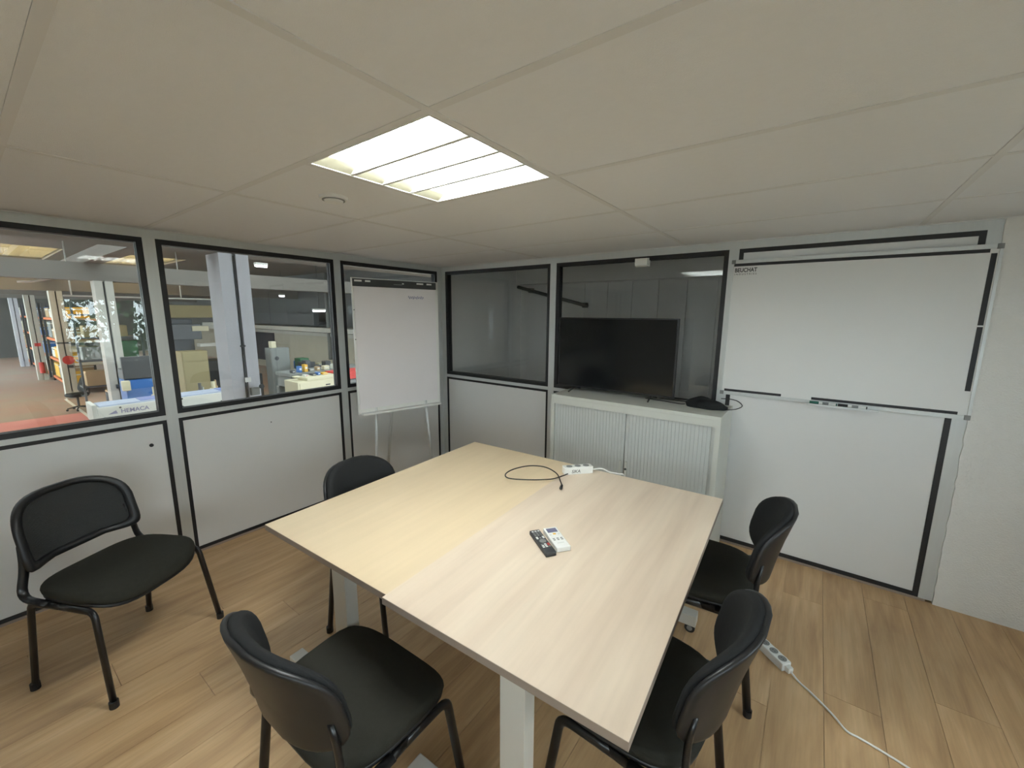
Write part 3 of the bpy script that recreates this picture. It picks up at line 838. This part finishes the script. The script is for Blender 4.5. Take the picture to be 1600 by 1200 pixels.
# ------------------------------------------------------------------ the workshop hall beyond the left panes
ZF = -1.6
struct(bx('hall_floor', (-42, -0.1, -10, 9, ZF - 0.1, ZF), M_hfloor))
struct(bx('floor_marking', (-19.0, -7.0, -1.02, -0.94, ZF, ZF + 0.003), M_white))
struct(bx('hall_wall_end', (-42.2, -42, -10, 9, ZF, 3.9), M_hdark))
hs_ = struct(boxes('hall_wall_side', [(-42, -38, -10.2, -10, ZF, 3.9), (-12, -0.1, -10.2, -10, ZF, 3.9), (-38, -12, -10.2, -10, ZF, -0.7), (-38, -12, -10.2, -10, 2.9, 3.9)], M_hwall))
for x in range(-38, -12, 2):  # window band out of view, added to light the hall floor
    bx('glazing_bar', (x, x + 0.08, -10.15, -10.05, -0.7, 2.9), M_steel, hs_)
    bx('pane', (x + 0.08, x + 2, -10.11, -10.10, -0.7, 2.9), M_glass, hs_)
struct(boxes('hall_wall_near', [(-0.1, 0.0, -10, YB - 0.12, ZF, 3.9), (-0.1, -0.0, YB - 0.12, 0.06, H + 0.2, 3.9)], M_hwall))
hw = bx('hall_wall_far', (-42, -0.1, 8.0, 8.2, ZF, 3.9), M_hwall); struct(hw)
bx('upper_band', (-42, -0.1, 7.9, 8.0, 0.66, 3.9), M_hdark, hw)
bx('ledge', (-42, -0.1, 7.6, 8.0, 0.50, 0.66), M_conc2, hw)
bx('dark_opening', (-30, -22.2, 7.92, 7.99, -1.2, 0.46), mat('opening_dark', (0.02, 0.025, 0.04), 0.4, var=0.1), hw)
struct(bx('hall_base_wall', (-0.1, -0.06, YB - 0.12, 0.12, ZF, -0.0), M_hdark))
RZ = 3.55
SL = [(-40, -36, -9, 7), (-31.5, -28, -9, 7), (-21, -16, -8, -0.75), (-21, -16, -0.1, 2.4), (-11, -1.5, -8, 7)]   # skylights; all but the yellowed pair added to light the hall
roof = struct(boxes('hall_roof', [(-42, -40, -10, 9, RZ, RZ + 0.1), (-40, -36, -10, -9, RZ, RZ + 0.1), (-40, -36, 7, 9, RZ, RZ + 0.1), (-36, -31.5, -10, 9, RZ, RZ + 0.1),
      (-31.5, -28, -10, -9, RZ, RZ + 0.1), (-31.5, -28, 7, 9, RZ, RZ + 0.1), (-28, -21, -10, 9, RZ, RZ + 0.1), (-21, -16, -10, -8, RZ, RZ + 0.1), (-21, -16, -0.75, -0.1, RZ, RZ + 0.1), (-21, -16, 2.4, 9, RZ, RZ + 0.1),
      (-16, -11, -10, 9, RZ, RZ + 0.1), (-11, -1.5, -10, -8, RZ, RZ + 0.1), (-11, -1.5, 7, 9, RZ, RZ + 0.1), (-1.5, 0, -10, 9, RZ, RZ + 0.1), (0, 6, 0.06, 9, RZ, RZ + 0.1)], M_hroof))
for a, b, c, d in SL: bx('skylight_sheet', (a, b, c, d, RZ + 0.04, RZ + 0.05), M_skyl2 if a == -21 else M_skyl, roof)
for x in (-9, -7, -5, -3.2): bx('glazing_bar', (x, x + 0.05, -8, 7, RZ - 0.06, RZ + 0.03), M_steel, roof)
for k, x in enumerate((-2.85, -10.8, -19.1, -26.2, -34.2)):
    bx('cross_beam', (x - 0.2, x + 0.2, -10, 8, 2.35, 2.75), M_hroof, roof)
bx('ridge_beam', (-42, -0.2, -1.15, -0.85, 2.75, 3.0), M_hroof, roof)

def column(x, label, m, yc=-0.86):
    c = thing('concrete_column', label, 'column', (x, yc, ZF), 0, 'concrete columns in the hall')
    h = 2.35 - ZF
    # H-shaped shaft: groove down the faces towards -x and +x
    pr = [(0.2, -0.165), (0.2, -0.022), (0.165, -0.018), (0.165, 0.018), (0.2, 0.022), (0.2, 0.165), (-0.2, 0.165), (-0.2, 0.022), (-0.165, 0.018), (-0.165, -0.018), (-0.2, -0.022), (-0.2, -0.165)]
    bm = bmesh.new()
    A = [bm.verts.new((p[0], p[1], 0)) for p in pr]; B = [bm.verts.new((p[0], p[1], h)) for p in pr]
    for k in range(12): bm.faces.new((A[k], A[(k + 1) % 12], B[(k + 1) % 12], B[k]))
    bm.faces.new(A[::-1]); bm.faces.new(B)
    obj('shaft', bm, m, c)
    tubeo('conduit', [(0.182, 0, 0.3), (0.182, 0, h - 0.02)], 0.010, M_dark, c, seg=8)
    return c
d_ = column(-2.85, 'nearest white concrete column with conduit and socket box', M_conc, -0.97)
bx('socket_box', (0.2, 0.225, -0.02, 0.05, 2.34, 2.40), M_white, d_)
bx('conduit_clip', (0.198, 0.215, -0.03, 0.03, 2.80, 2.82), M_dark, d_)
vb = bx('valve_block', (0.2, 0.26, 0.03, 0.13, 2.16, 2.26), M_mgrey, d_, 0.01)
cylo('valve_wheel', (0.26, 0.15, 2.27), (1, 0, 0), 0.03, 0.02, M_dark, d_)
c_ = column(-10.8, 'second grey concrete column behind the long white machine', M_conc2)
bx('switch_box', (0.2, 0.26, -0.06, 0.10, 1.35, 1.45), M_steel, c_)
b_ = column(-19.1, 'white concrete column with round red sign and strap', M_conc2, -0.78)
bx('strap', (-0.21, 0.21, -0.175, 0.175, 2.05, 2.11), M_steel, b_)
cylo('red_sign', (0.2, 0.04, 1.45), (1, 0, 0), 0.16, 0.02, M_red, b_, 20)
bx('small_notice', (0.2, 0.21, -0.02, 0.14, 1.16, 1.26), M_dark, b_)
a_ = column(-26.2, 'grey concrete column with fire extinguisher at its foot, before the racks', M_conc2)
bx('notice', (0.2, 0.21, -0.1, 0.1, 1.6, 1.75), M_red, a_)
cylo('extinguisher', (0.28, 0.0, 0.35), (0, 0, 1), 0.09, 0.5, M_red, a_, 14)
column(-34.2, 'farthest pale concrete column at the end of the racks', M_conc)

# pallet racks with orange beams; cartons and bins on them
def rack(x0, x1, label):
    r = thing('pallet_rack', label, 'rack', (0, 0, ZF), 0, 'pallet racks along the aisle')
    y0, y1 = -0.55, 0.45
    n = 2
    for k in range(n + 1):
        x = x0 + (x1 - x0) * k / n
        for y in (y0, y1): bx('upright', (x - 0.05, x + 0.05, y - 0.04, y + 0.04, 0, 3.6), M_steel, r)
    for z in (0.25, 1.15, 2.05, 2.95):
        for y in (y0, y1): bx('beam', (x0, x1, y - 0.03, y + 0.03, z - 0.1, z), M_orange, r)
        bx('shelf', (x0, x1, y0 + 0.03, y1 - 0.03, z - 0.03, z - 0.001), M_conc2, r)
    return r
rc = random.Random(5)
BOXC = [M_carton, M_cream, M_mwhite, M_blue, M_mgrey, M_carton, M_yellow]
CN = ['cardboard', 'cream', 'white', 'blue', 'grey', 'cardboard', 'amber']
nb = 0
NTH = ['first', 'second', 'third', 'fourth', 'fifth', 'sixth', 'seventh']
ORD = ['bottom', 'second', 'third', 'top']
for ri, (x0, x1, lb, wh) in enumerate(((-25.6, -19.8, 'orange-beamed pallet rack between the red-sign column and the extinguisher column', 'nearest'), (-33.6, -26.9, 'orange-beamed pallet rack beyond the extinguisher column', 'middle'), (-40.5, -34.9, 'orange-beamed pallet rack at the far end of the hall', 'farthest'))):
    rack(x0, x1, lb)
    for zi, z in enumerate((0.25, 1.15, 2.05, 2.95)):
        x = x0 + 0.15
        i = 0
        while x < x1 - 0.7:
            wdt = rc.uniform(0.7, 1.3); hh = rc.uniform(0.35, 0.72) if z < 2.9 else rc.uniform(0.25, 0.5)
            if x + wdt > x1 - 0.08: break
            k = rc.randrange(len(BOXC))
            t = thing('storage_box', '%s storage box, %s from the far end on the %s shelf of the %s rack' % (CN[k], NTH[i], ORD[zi], wh), 'box', (x, -0.5, ZF + z), 0, 'storage boxes on the pallet racks')
            bx('body', (0, wdt, 0, 0.8, 0, hh), BOXC[k], t, 0.02, 1)
            bx('lid_band', (-0.006, wdt + 0.006, -0.006, 0.806, hh - 0.1, hh - 0.06), M_mwhite if k != 2 else M_mgrey, t)
            x += wdt + rc.uniform(0.08, 0.3); i += 1; nb += 1

# long white machine bed
mb = thing('long_machine_bed', 'long white machine bed with blue lettering outside the left pane', 'machine', (-5.0, -2.12, ZF))
L_ = 1.98
bx('bed', (-0.42, 0.0, 0.05, L_, 1.66, 1.85), M_mwhite, mb, 0.01)
bx('top_cover', (-0.40, -0.03, 0.08, L_, 1.85, 1.875), mat('pale_blue_cover', (0.42, 0.48, 0.62), 0.35, var=0.04), mb, 0.006)
bx('slide_plate', (-0.36, -0.05, 0.55, 0.88, 1.875, 1.885), mat('blue_slide', (0.16, 0.22, 0.50), 0.4, var=0.04), mb)
bx('slide_plate', (-0.36, -0.05, 1.62, 1.96, 1.875, 1.885), MATS['blue_slide'], mb)
bx('end_plate', (-0.44, 0.01, 0.0, 0.05, 1.64, 1.90), M_mwhite, mb, 0.008)
bx('pedestal', (-0.40, -0.04, 0.12, 0.42, 0, 1.66), M_mgrey, mb)
bx('pedestal', (-0.40, -0.04, L_ - 0.42, L_ - 0.1, 0, 1.66), M_mgrey, mb)
M_lav = mat('lavender_print', (0.22, 0.21, 0.33), 0.6, var=0.05)
text('lettering', 'HEMACA', 0.085, M_lav, mb, (0.001, 0.30, 1.735), (R(90), 0, R(90)), 0.002, 0.95, bold=0.0015)
bm = bmesh.new(); V = [bm.verts.new(p) for p in ((0.0, 0.16, 1.735), (0.0, 0.265, 1.735), (0.0, 0.25, 1.785), (0.003, 0.16, 1.735), (0.003, 0.265, 1.735), (0.003, 0.25, 1.785))]
for f in ((0, 1, 2), (5, 4, 3), (0, 3, 4, 1), (1, 4, 5, 2), (2, 5, 3, 0)): bm.faces.new([V[i] for i in f])
obj('emblem', bm, M_lav, mb)
for y, z in ((0.12, 1.69), (0.30, 1.82), (1.05, 1.70), (1.05, 1.83), (1.6, 1.70)): cylo('bolt', (0, y, z), (1, 0, 0), 0.014, 0.008, M_dark, mb, 10)

# black swivel chair by the column
sc_ = thing('swivel_chair', 'black swivel office chair on the red hall floor', 'chair', (-16.2, -0.98, ZF), R(200))
bm = bmesh.new(); pillow(bm, lambda u, v, h: (u * 0.27, v * 0.26, 0.46 + h), 0.10, edge=0.12); obj('seat', bm, M_fab2, sc_, True)
bm = bmesh.new(); pillow(bm, lambda u, v, h: (u * 0.24, -0.30 + 0.05 * u * u + h - 0.1 * v, 0.86 + v * 0.28), 0.07, edge=0.12); obj('backrest', bm, M_fab2, sc_, True)
cylo('gas_column', (0, 0, 0.1), (0, 0, 1), 0.03, 0.36, M_dark, sc_)
tubeo('back_strut', [(0, -0.2, 0.44), (0, -0.33, 0.5), (0, -0.32, 0.75)], 0.02, M_dark, sc_)
for k in range(5):
    a = 2 * PI * k / 5
    f_ = tubeo('base_leg', [(0, 0, 0.12), (0.28 * math.cos(a), 0.28 * math.sin(a), 0.075)], 0.022, M_dark, sc_)
    cylo('castor', (0.28 * math.cos(a) - 0.015, 0.28 * math.sin(a), 0.03), (1, 0, 0), 0.03, 0.03, M_black, f_, 12)

# machines and cabinets, standing on the hall floor
def machine(name, label, cat, loc, parts):
    t = thing(name, label, cat, loc)
    for nm, b, m in parts: bx(nm, b, m, t, 0.012 if min(b[1] - b[0], b[3] - b[2], b[5] - b[4]) > 0.06 else 0.0, 1)
    return t
machine('control_cabinet', 'dark panel machine on a bright blue base behind the long bed', 'machine', (-9.0, -1.02, ZF),
        [('base', (-0.6, 0, 0.0, 0.75, 0.0, 1.72), M_blue), ('panel', (-0.1, 0.02, -0.02, 0.75, 1.74, 2.24), M_dark), ('guard', (-0.6, -0.12, 0.0, 0.7, 1.72, 1.95), M_steel), ('yellow_hose_box', (0.0, 0.12, -0.08, 0.06, 1.5, 1.72), M_cream), ('side_box', (0.0, 0.1, 0.55, 0.7, 1.42, 1.72), M_cream)])
machine('wire_shelving', 'dark steel shelving with mixed stock behind the second column', 'shelving', (-14.6, -1.0, ZF),
        [('upright', (-0.05, 0, 0, 0.05, 0, 3.5), M_steel), ('upright', (-0.05, 0, 1.5, 1.55, 0, 3.5), M_steel), ('shelf', (-0.6, 0, 0, 1.55, 0.9, 0.95), M_steel), ('shelf', (-0.6, 0, 0, 1.55, 1.7, 1.75), M_steel), ('shelf', (-0.6, 0, 0, 1.55, 2.4, 2.45), M_steel), ('shelf', (-0.6, 0, 0, 1.55, 3.1, 3.15), M_steel), ('stock', (-0.5, -0.02, 0.1, 0.6, 1.75, 2.15), M_mgrey), ('stock', (-0.5, -0.02, 0.8, 1.4, 1.75, 2.3), M_green), ('stock', (-0.5, -0.02, 0.2, 1.2, 2.45, 2.8), M_olive), ('stock', (-0.5, -0.02, 0.1, 1.4, 0.95, 1.4), M_carton)])
machine('assembly_bench', 'cluttered wooden assembly bench between the columns', 'workbench', (-12.5, -0.75, ZF),
        [('worktop', (-0.7, 0, 0, 1.0, 0.95, 1.0), M_carton), ('leg', (-0.7, -0.64, 0, 0.06, 0, 0.95), M_steel), ('leg', (-0.06, 0, 0, 0.06, 0, 0.95), M_steel), ('leg', (-0.7, -0.64, 0.94, 1.0, 0, 0.95), M_steel), ('leg', (-0.06, 0, 0.94, 1.0, 0, 0.95), M_steel)])
machine('storage_cabinet', 'olive-beige two-door storage cabinet in the hall middle', 'cabinet', (-11.0, 0.57, ZF),
        [('body', (-0.5, 0, 0, 0.62, 0, 2.13), M_olive), ('door', (0, 0.02, 0.02, 0.60, 1.86, 2.11), M_olive), ('door', (0, 0.02, 0.02, 0.60, 0.1, 1.82), M_olive)])
mm_ = machine('milling_machine', 'dark grey milling machine behind the olive cabinet', 'machine', (-13.2, 0.75, ZF),
        [('base', (-0.9, 0, 0, 1.6, 0, 1.6), M_steel), ('column', (-0.9, -0.4, 0.2, 0.9, 1.6, 3.0), M_steel), ('head', (-0.6, 0.05, 0.1, 1.0, 2.35, 2.85), M_steel), ('light_panel', (0.06, 0.08, 0.75, 1.2, 2.62, 2.78), M_cream), ('tray', (-0.2, 0.1, 0.9, 1.5, 2.1, 2.2), M_mwhite), ('hood', (-0.9, 0, -0.2, 1.4, 3.05, 3.45), M_olive)])
# clutter of turned parts and canisters on the long bench nearest the sill
bn = machine('parts_bench', 'steel parts bench crowded with castings beside the white column', 'workbench', (-7.4, -0.95, ZF),
        [('worktop', (-0.8, 0, 0, 2.0, 1.25, 1.32), M_steel), ('leg', (-0.06, 0, 0, 0.06, 0, 1.25), M_steel), ('leg', (-0.06, 0, 1.94, 2.0, 0, 1.25), M_steel), ('leg', (-0.8, -0.74, 0, 0.06, 0, 1.25), M_steel), ('leg', (-0.8, -0.74, 1.94, 2.0, 0, 1.25), M_steel)])
cl = random.Random(11)
PM = [(M_cream, 'cream'), (M_olive, 'olive'), (M_carton, 'brown'), (M_steel, 'dark'), (M_mgrey, 'grey'), (M_mwhite, 'white')]
for k in range(22):
    m_, nm_ = PM[k % 6]
    x = -7.4 - (0.12 + 0.22 * (k % 3) + cl.uniform(0, 0.05)); y = -0.9 + (k + 0.5) / 22 * 1.9
    r_, h_ = cl.uniform(0.035, 0.075), cl.uniform(0.12, 0.42)
    t = thing('machined_part', '%s machined part, %s from the left on the parts bench' % (nm_, ['first', 'second', 'third', 'fourth', 'fifth', 'sixth', 'seventh', 'eighth', 'ninth', 'tenth', 'eleventh', 'twelfth', 'thirteenth', 'fourteenth', 'fifteenth', 'sixteenth', 'seventeenth', 'eighteenth', 'nineteenth', 'twentieth', 'twenty-first', 'twenty-second'][k]), 'machine part', (x, y, ZF + 1.32), 0, 'parts on the bench')
    cylo('body', (0, 0, 0), (0, 0, 1), r_, h_ * 0.6, m_, t, 12)
    cylo('neck', (0, 0, h_ * 0.6), (0, 0, 1), r_ * 0.55, h_ * 0.4, m_, t, 12)
ec_ = machine('electrical_cabinet', 'tall grey electrical cabinet with round dial in the hall', 'cabinet', (-10.0, 2.50, ZF),
        [('body', (-0.4, 0, 0, 0.55, 0, 2.16), M_mgrey), ('door', (0, 0.015, 0.03, 0.28, 0.6, 2.12), M_mgrey), ('top_box', (-0.3, -0.1, 0.08, 0.22, 2.16, 2.36), M_cream)])
cylo('dial', (0.015, 0.15, 1.85), (1, 0, 0), 0.06, 0.02, M_dark, ec_, 16)
machine('dark_press', 'dark blue-grey press machine beside the electrical cabinet', 'machine', (-10.6, 1.75, ZF),
        [('base', (-0.6, 0, 0, 0.7, 0, 1.35), M_steel), ('frame', (-0.6, -0.1, 0.05, 0.65, 1.35, 2.0), M_dark), ('ram', (-0.1, 0.1, 0.2, 0.5, 1.5, 1.9), M_steel)])
gl = machine('green_lathe', 'green lathe standing on its stand before the pale wall', 'machine', (-10.0, 3.35, ZF),
        [('stand', (-0.4, 0, 0, 1.2, 0, 1.28), M_mgrey), ('bed', (-0.35, 0.05, 0, 1.2, 1.28, 1.42), M_green), ('headstock', (-0.35, 0.05, 0.0, 0.28, 1.42, 1.78), M_green), ('tailstock', (-0.25, 0.0, 0.85, 1.05, 1.42, 1.62), M_steel), ('carriage', (-0.3, 0.12, 0.42, 0.66, 1.40, 1.52), M_steel)])
cylo('gauge', (0.06, 0.2, 1.68), (1, 0, 0), 0.05, 0.03, M_mwhite, gl, 16)
machine('blue_grinder', 'dark blue bench grinder between grey cabinet and green lathe', 'machine', (-9.35, 3.08, ZF),
        [('stand', (-0.4, 0, 0, 0.5, 0, 1.3), M_steel), ('housing', (-0.35, 0.02, 0.05, 0.42, 1.3, 1.72), M_dark), ('guard', (-0.2, 0.06, 0.1, 0.25, 1.5, 1.78), M_steel)])
machine('surface_table', 'long grey surface plate table behind the cream machine', 'workbench', (-8.0, 2.10, ZF),
        [('top', (-0.9, 0, 0, 2.4, 1.50, 1.60), M_mgrey), ('apron', (-0.85, -0.05, 0.02, 2.38, 1.2, 1.50), M_mgrey), ('leg', (-0.9, -0.75, 0, 0.15, 0, 1.2), M_mgrey), ('leg', (-0.15, 0, 0, 0.15, 0, 1.2), M_mgrey), ('leg', (-0.9, -0.75, 2.25, 2.4, 0, 1.2), M_mgrey), ('leg', (-0.15, 0, 2.25, 2.4, 0, 1.2), M_mgrey)])
machine('cream_machine', 'cream-painted machine housing with a sloping top edge', 'machine', (-7.0, 1.78, ZF),
        [('body', (-0.7, 0, 0, 1.1, 0, 1.52), M_cream), ('hood', (-0.5, 0.0, 0.25, 1.1, 1.52, 1.60), M_cream), ('side_panel', (0, 0.015, 0.05, 0.28, 0.5, 1.48), M_cream), ('handle', (0.015, 0.03, 0.72, 0.84, 1.36, 1.39), M_dark), ('yellow_catch', (0.0, 0.03, 0.2, 0.36, 1.12, 1.18), M_yellow)])
machine('red_machine', 'red-hooded machine at the right edge of the second pane', 'machine', (-7.2, 3.25, ZF),
        [('body', (-0.6, 0, 0, 0.9, 0, 1.4), M_steel), ('hood', (-0.6, 0.02, -0.3, 0.95, 1.40, 1.62), M_red), ('window', (0.0, 0.03, 0.05, 0.5, 1.0, 1.36), M_grey2)])
machine('black_tool_trolley', 'black tool trolley at the foot of the white column', 'trolley', (-5.6, 0.45, ZF),
        [('body', (-0.4, 0, 0, 0.55, 0.1, 1.30), M_dark), ('drawer', (0, 0.015, 0.03, 0.52, 0.9, 1.1), M_steel), ('drawer', (0, 0.015, 0.03, 0.52, 0.6, 0.8), M_steel), ('foot', (-0.35, -0.05, 0.05, 0.5, 0, 0.1), M_black), ('top_tray', (-0.35, -0.1, 0.1, 0.4, 1.30, 1.42), M_mgrey)])

# stock on the machines and benches
STK = [(-8.0, 2.2, 1.60, -0.1, 4.4 - 2.2), (-7.0, 1.85, 1.60, -0.25, 0.9), (-12.5, -0.7, 1.0, -0.1, 0.9), (-10.0, 3.4, 1.42, -0.35, 1.1)]
WHERE = ['surface plate table', 'cream machine', 'assembly bench', 'green lathe bed']
SH = [(M_dark, 'black'), (M_cream, 'cream'), (M_mgrey, 'grey'), (M_blue, 'blue'), (M_mwhite, 'white'), (M_carton, 'brown'), (M_yellow, 'amber')]
for w_, (sx, sy, sz, dx, ln) in enumerate(STK):
    k = 0; y = sy
    while y < sy + ln - 0.12 and k < 7:
        wd = cl.uniform(0.07, 0.19); hh = cl.uniform(0.06, 0.26)
        if w_ == 1: hh *= 0.4
        m_, nm_ = SH[(k * 3 + w_) % 7]
        t = thing('stock_bin', '%s stock bin, %s from the left on the %s' % (nm_, NTH[k], WHERE[w_]), 'bin', (sx + dx - 0.10, y, ZF + sz), 0, 'stock bins in the hall')
        bx('body', (-0.08, 0.08, 0, wd, 0, hh), m_, t, 0.008, 1)
        bx('label_strip', (0.08, 0.084, wd * 0.2, wd * 0.8, hh * 0.4, hh * 0.7), M_mwhite if nm_ != 'white' else M_red, t)
        y += wd + cl.uniform(0.03, 0.12); k += 1

# services: pipes, rails and lamps
def pipe(label, pts, r, m, name='service_pipe'):
    t = thing(name, label, 'pipe')
    tubeo('run', pts, r, m, t, seg=8)
    return t
p1 = pipe('white horizontal service pipe hung across the hall', [(-12.0, -1.4, 2.02), (-12.0, 2.6, 2.02)], 0.022, M_mwhite)
for y in (-1.25, 1.0): tubeo('hanger', [(-12.0, y, 2.02), (-12.0, y, 2.5), (-12.0, y, RZ)], 0.015, M_mwhite, p1, seg=8)
pipe('pale pipe slanting from the column to the beam', [(-15.0, -1.9, 2.45), (-15.0, -1.6, 2.47), (-15.0, -0.75, 2.72)], 0.03, M_mwhite)
pipe('first dark vertical duct on the pale wall', [(-15.6, 7.6, 3.5), (-15.6, 7.6, -0.6)], 0.10, M_mgrey, 'wall_duct')
pipe('second slim vertical duct on the pale wall', [(-14.2, 7.6, 3.5), (-14.2, 7.6, -0.4)], 0.05, M_mwhite, 'wall_duct')
cr = thing('crane_rail', 'long ribbed steel crane rail below the hall roof', 'crane rail')
bx('beam', (-30, -15.8, 7.0, 7.25, 1.05, 1.6), M_steel, cr)
for x in (-29, -24, -19.5, -16.2): bx('wall_bracket', (x, x + 0.12, 7.2, 7.92, 1.1, 1.2), M_steel, cr)
bx('walkway_strip', (-30, -12, 6.9, 7.9, 0.75, 0.95), M_conc2, cr)
M_tubeL = mat('lit_workshop_tube', (1, 1, 1), 0.5, emit=((0.95, 0.95, 1.0), 14.0))
for lb, p, L2 in (('bright workshop batten lamp nearest under the hall roof', (-10.0, 2.45, 2.96), 0.32), ('middle workshop batten lamp far under the roof', (-17.0, 6.2, 2.38), 0.22), ('low workshop lamp above the machines by the wall', (-13.0, 5.75, 1.70), 0.5)):
    t = thing('batten_lamp', lb, 'lamp', p, 0, 'workshop lamps')
    bx('housing', (-0.07, 0.07, -L2 / 2, L2 / 2, 0.035, 0.10), M_wmet, t)
    tubeo('tube', [(0, -L2 / 2, 0.01), (0, L2 / 2, 0.01)], 0.03, M_tubeL, t, seg=8)
    tubeo('hanger', [(0, 0, 0.1), (0, 0, RZ - p[2])], 0.008, M_steel, t, seg=6)

# ------------------------------------------------------------------ the room behind the back panes
br = struct(bx('store_wall', (-0.06, XR + 0.5, 1.56, 1.66, 0, 2.6), M_sand))
struct(bx('store_light_stop', (-0.12, XR + 0.6, 0.06, 0.15, H, 2.7), M_sand))  # unseen strip added to keep sky light out of the store
struct(bx('store_wall_left', (-0.12, -0.06, 0.06, 1.66, 0, 2.6), M_sand))
bm = bmesh.new(); box(bm, 0.002, 0.298, -0.018, 0, 0, 2.02); bev(bm, 0.004, 1)
bmesh.ops.recalc_face_normals(bm, faces=list(bm.faces))
pm = bpy.data.meshes.new('wall_panel'); bm.to_mesh(pm); bm.free(); pm.materials.append(M_sand)
for k in range(15): link('wall_panel', pm, br, (0.62 + k * 0.30, 1.56, 0))
bx('upper_fascia', (-0.06, XR + 0.5, 1.44, 1.56, 2.03, 2.6), M_sand, br)
struct(bx('store_floor', (-0.06, XR + 0.5, 0.06, 1.66, -0.15, -0.01), M_conc2))
struct(bx('store_ceiling', (-0.12, XR + 0.5, 0.07, 1.7, 2.6, 2.7), M_hroof))
struct(bx('store_wall_right', (XR + 0.5, XR + 0.6, 0.15, 1.66, 0, 2.7), M_hdark))
st = thing('reflection_line', 'dark sloping rod standing in for a reflection in the narrow back pane', 'pipe')
tubeo('run', [(-0.05, 1.47, 2.0), (1.0, 1.47, 1.74)], 0.022, M_steel, st, seg=8)  # solid rod in place of a dark line reflected in the glass
for x, z in ((0.15, 1.95), (0.95, 1.752)): bx('wall_clip', (x - 0.02, x + 0.02, 1.46, 1.5405, z - 0.03, z + 0.03), M_steel, st)

# ------------------------------------------------------------------ outside the daylight window
struct(bx('ground', (-0.06, 60, -40, 26, ZF - 0.25, ZF - 0.12), M_ground))
tr = thing('tree', 'leafy green tree mirrored in the left window pane', 'tree', (9.4, -1.0, ZF))
tubeo('trunk', [(0, 0, 0), (0.1, 0.1, 2.0), (0.0, 0.3, 4.0)], 0.16, M_bark, tr)
bm = bmesh.new()
lr = random.Random(2)
for k in range(5200):
    p = Vector((lr.gauss(0, 0.8), lr.uniform(-2.4, 3.6), 0.6 + lr.betavariate(1.2, 1.7) * 4.6))
    q = Euler((lr.uniform(0, 6), lr.uniform(0, 6), lr.uniform(0, 6))).to_matrix()
    a, b = lr.uniform(0.05, 0.12), lr.uniform(0.03, 0.06)
    vs = [bm.verts.new(p + q @ Vector(c)) for c in ((-a, 0, 0), (0, b, 0.01), (a, 0, 0), (0, -b, 0.01))]
    bm.faces.new(vs)
lf = obj('foliage', bm, M_leaf, tr); lf['kind'] = 'stuff'
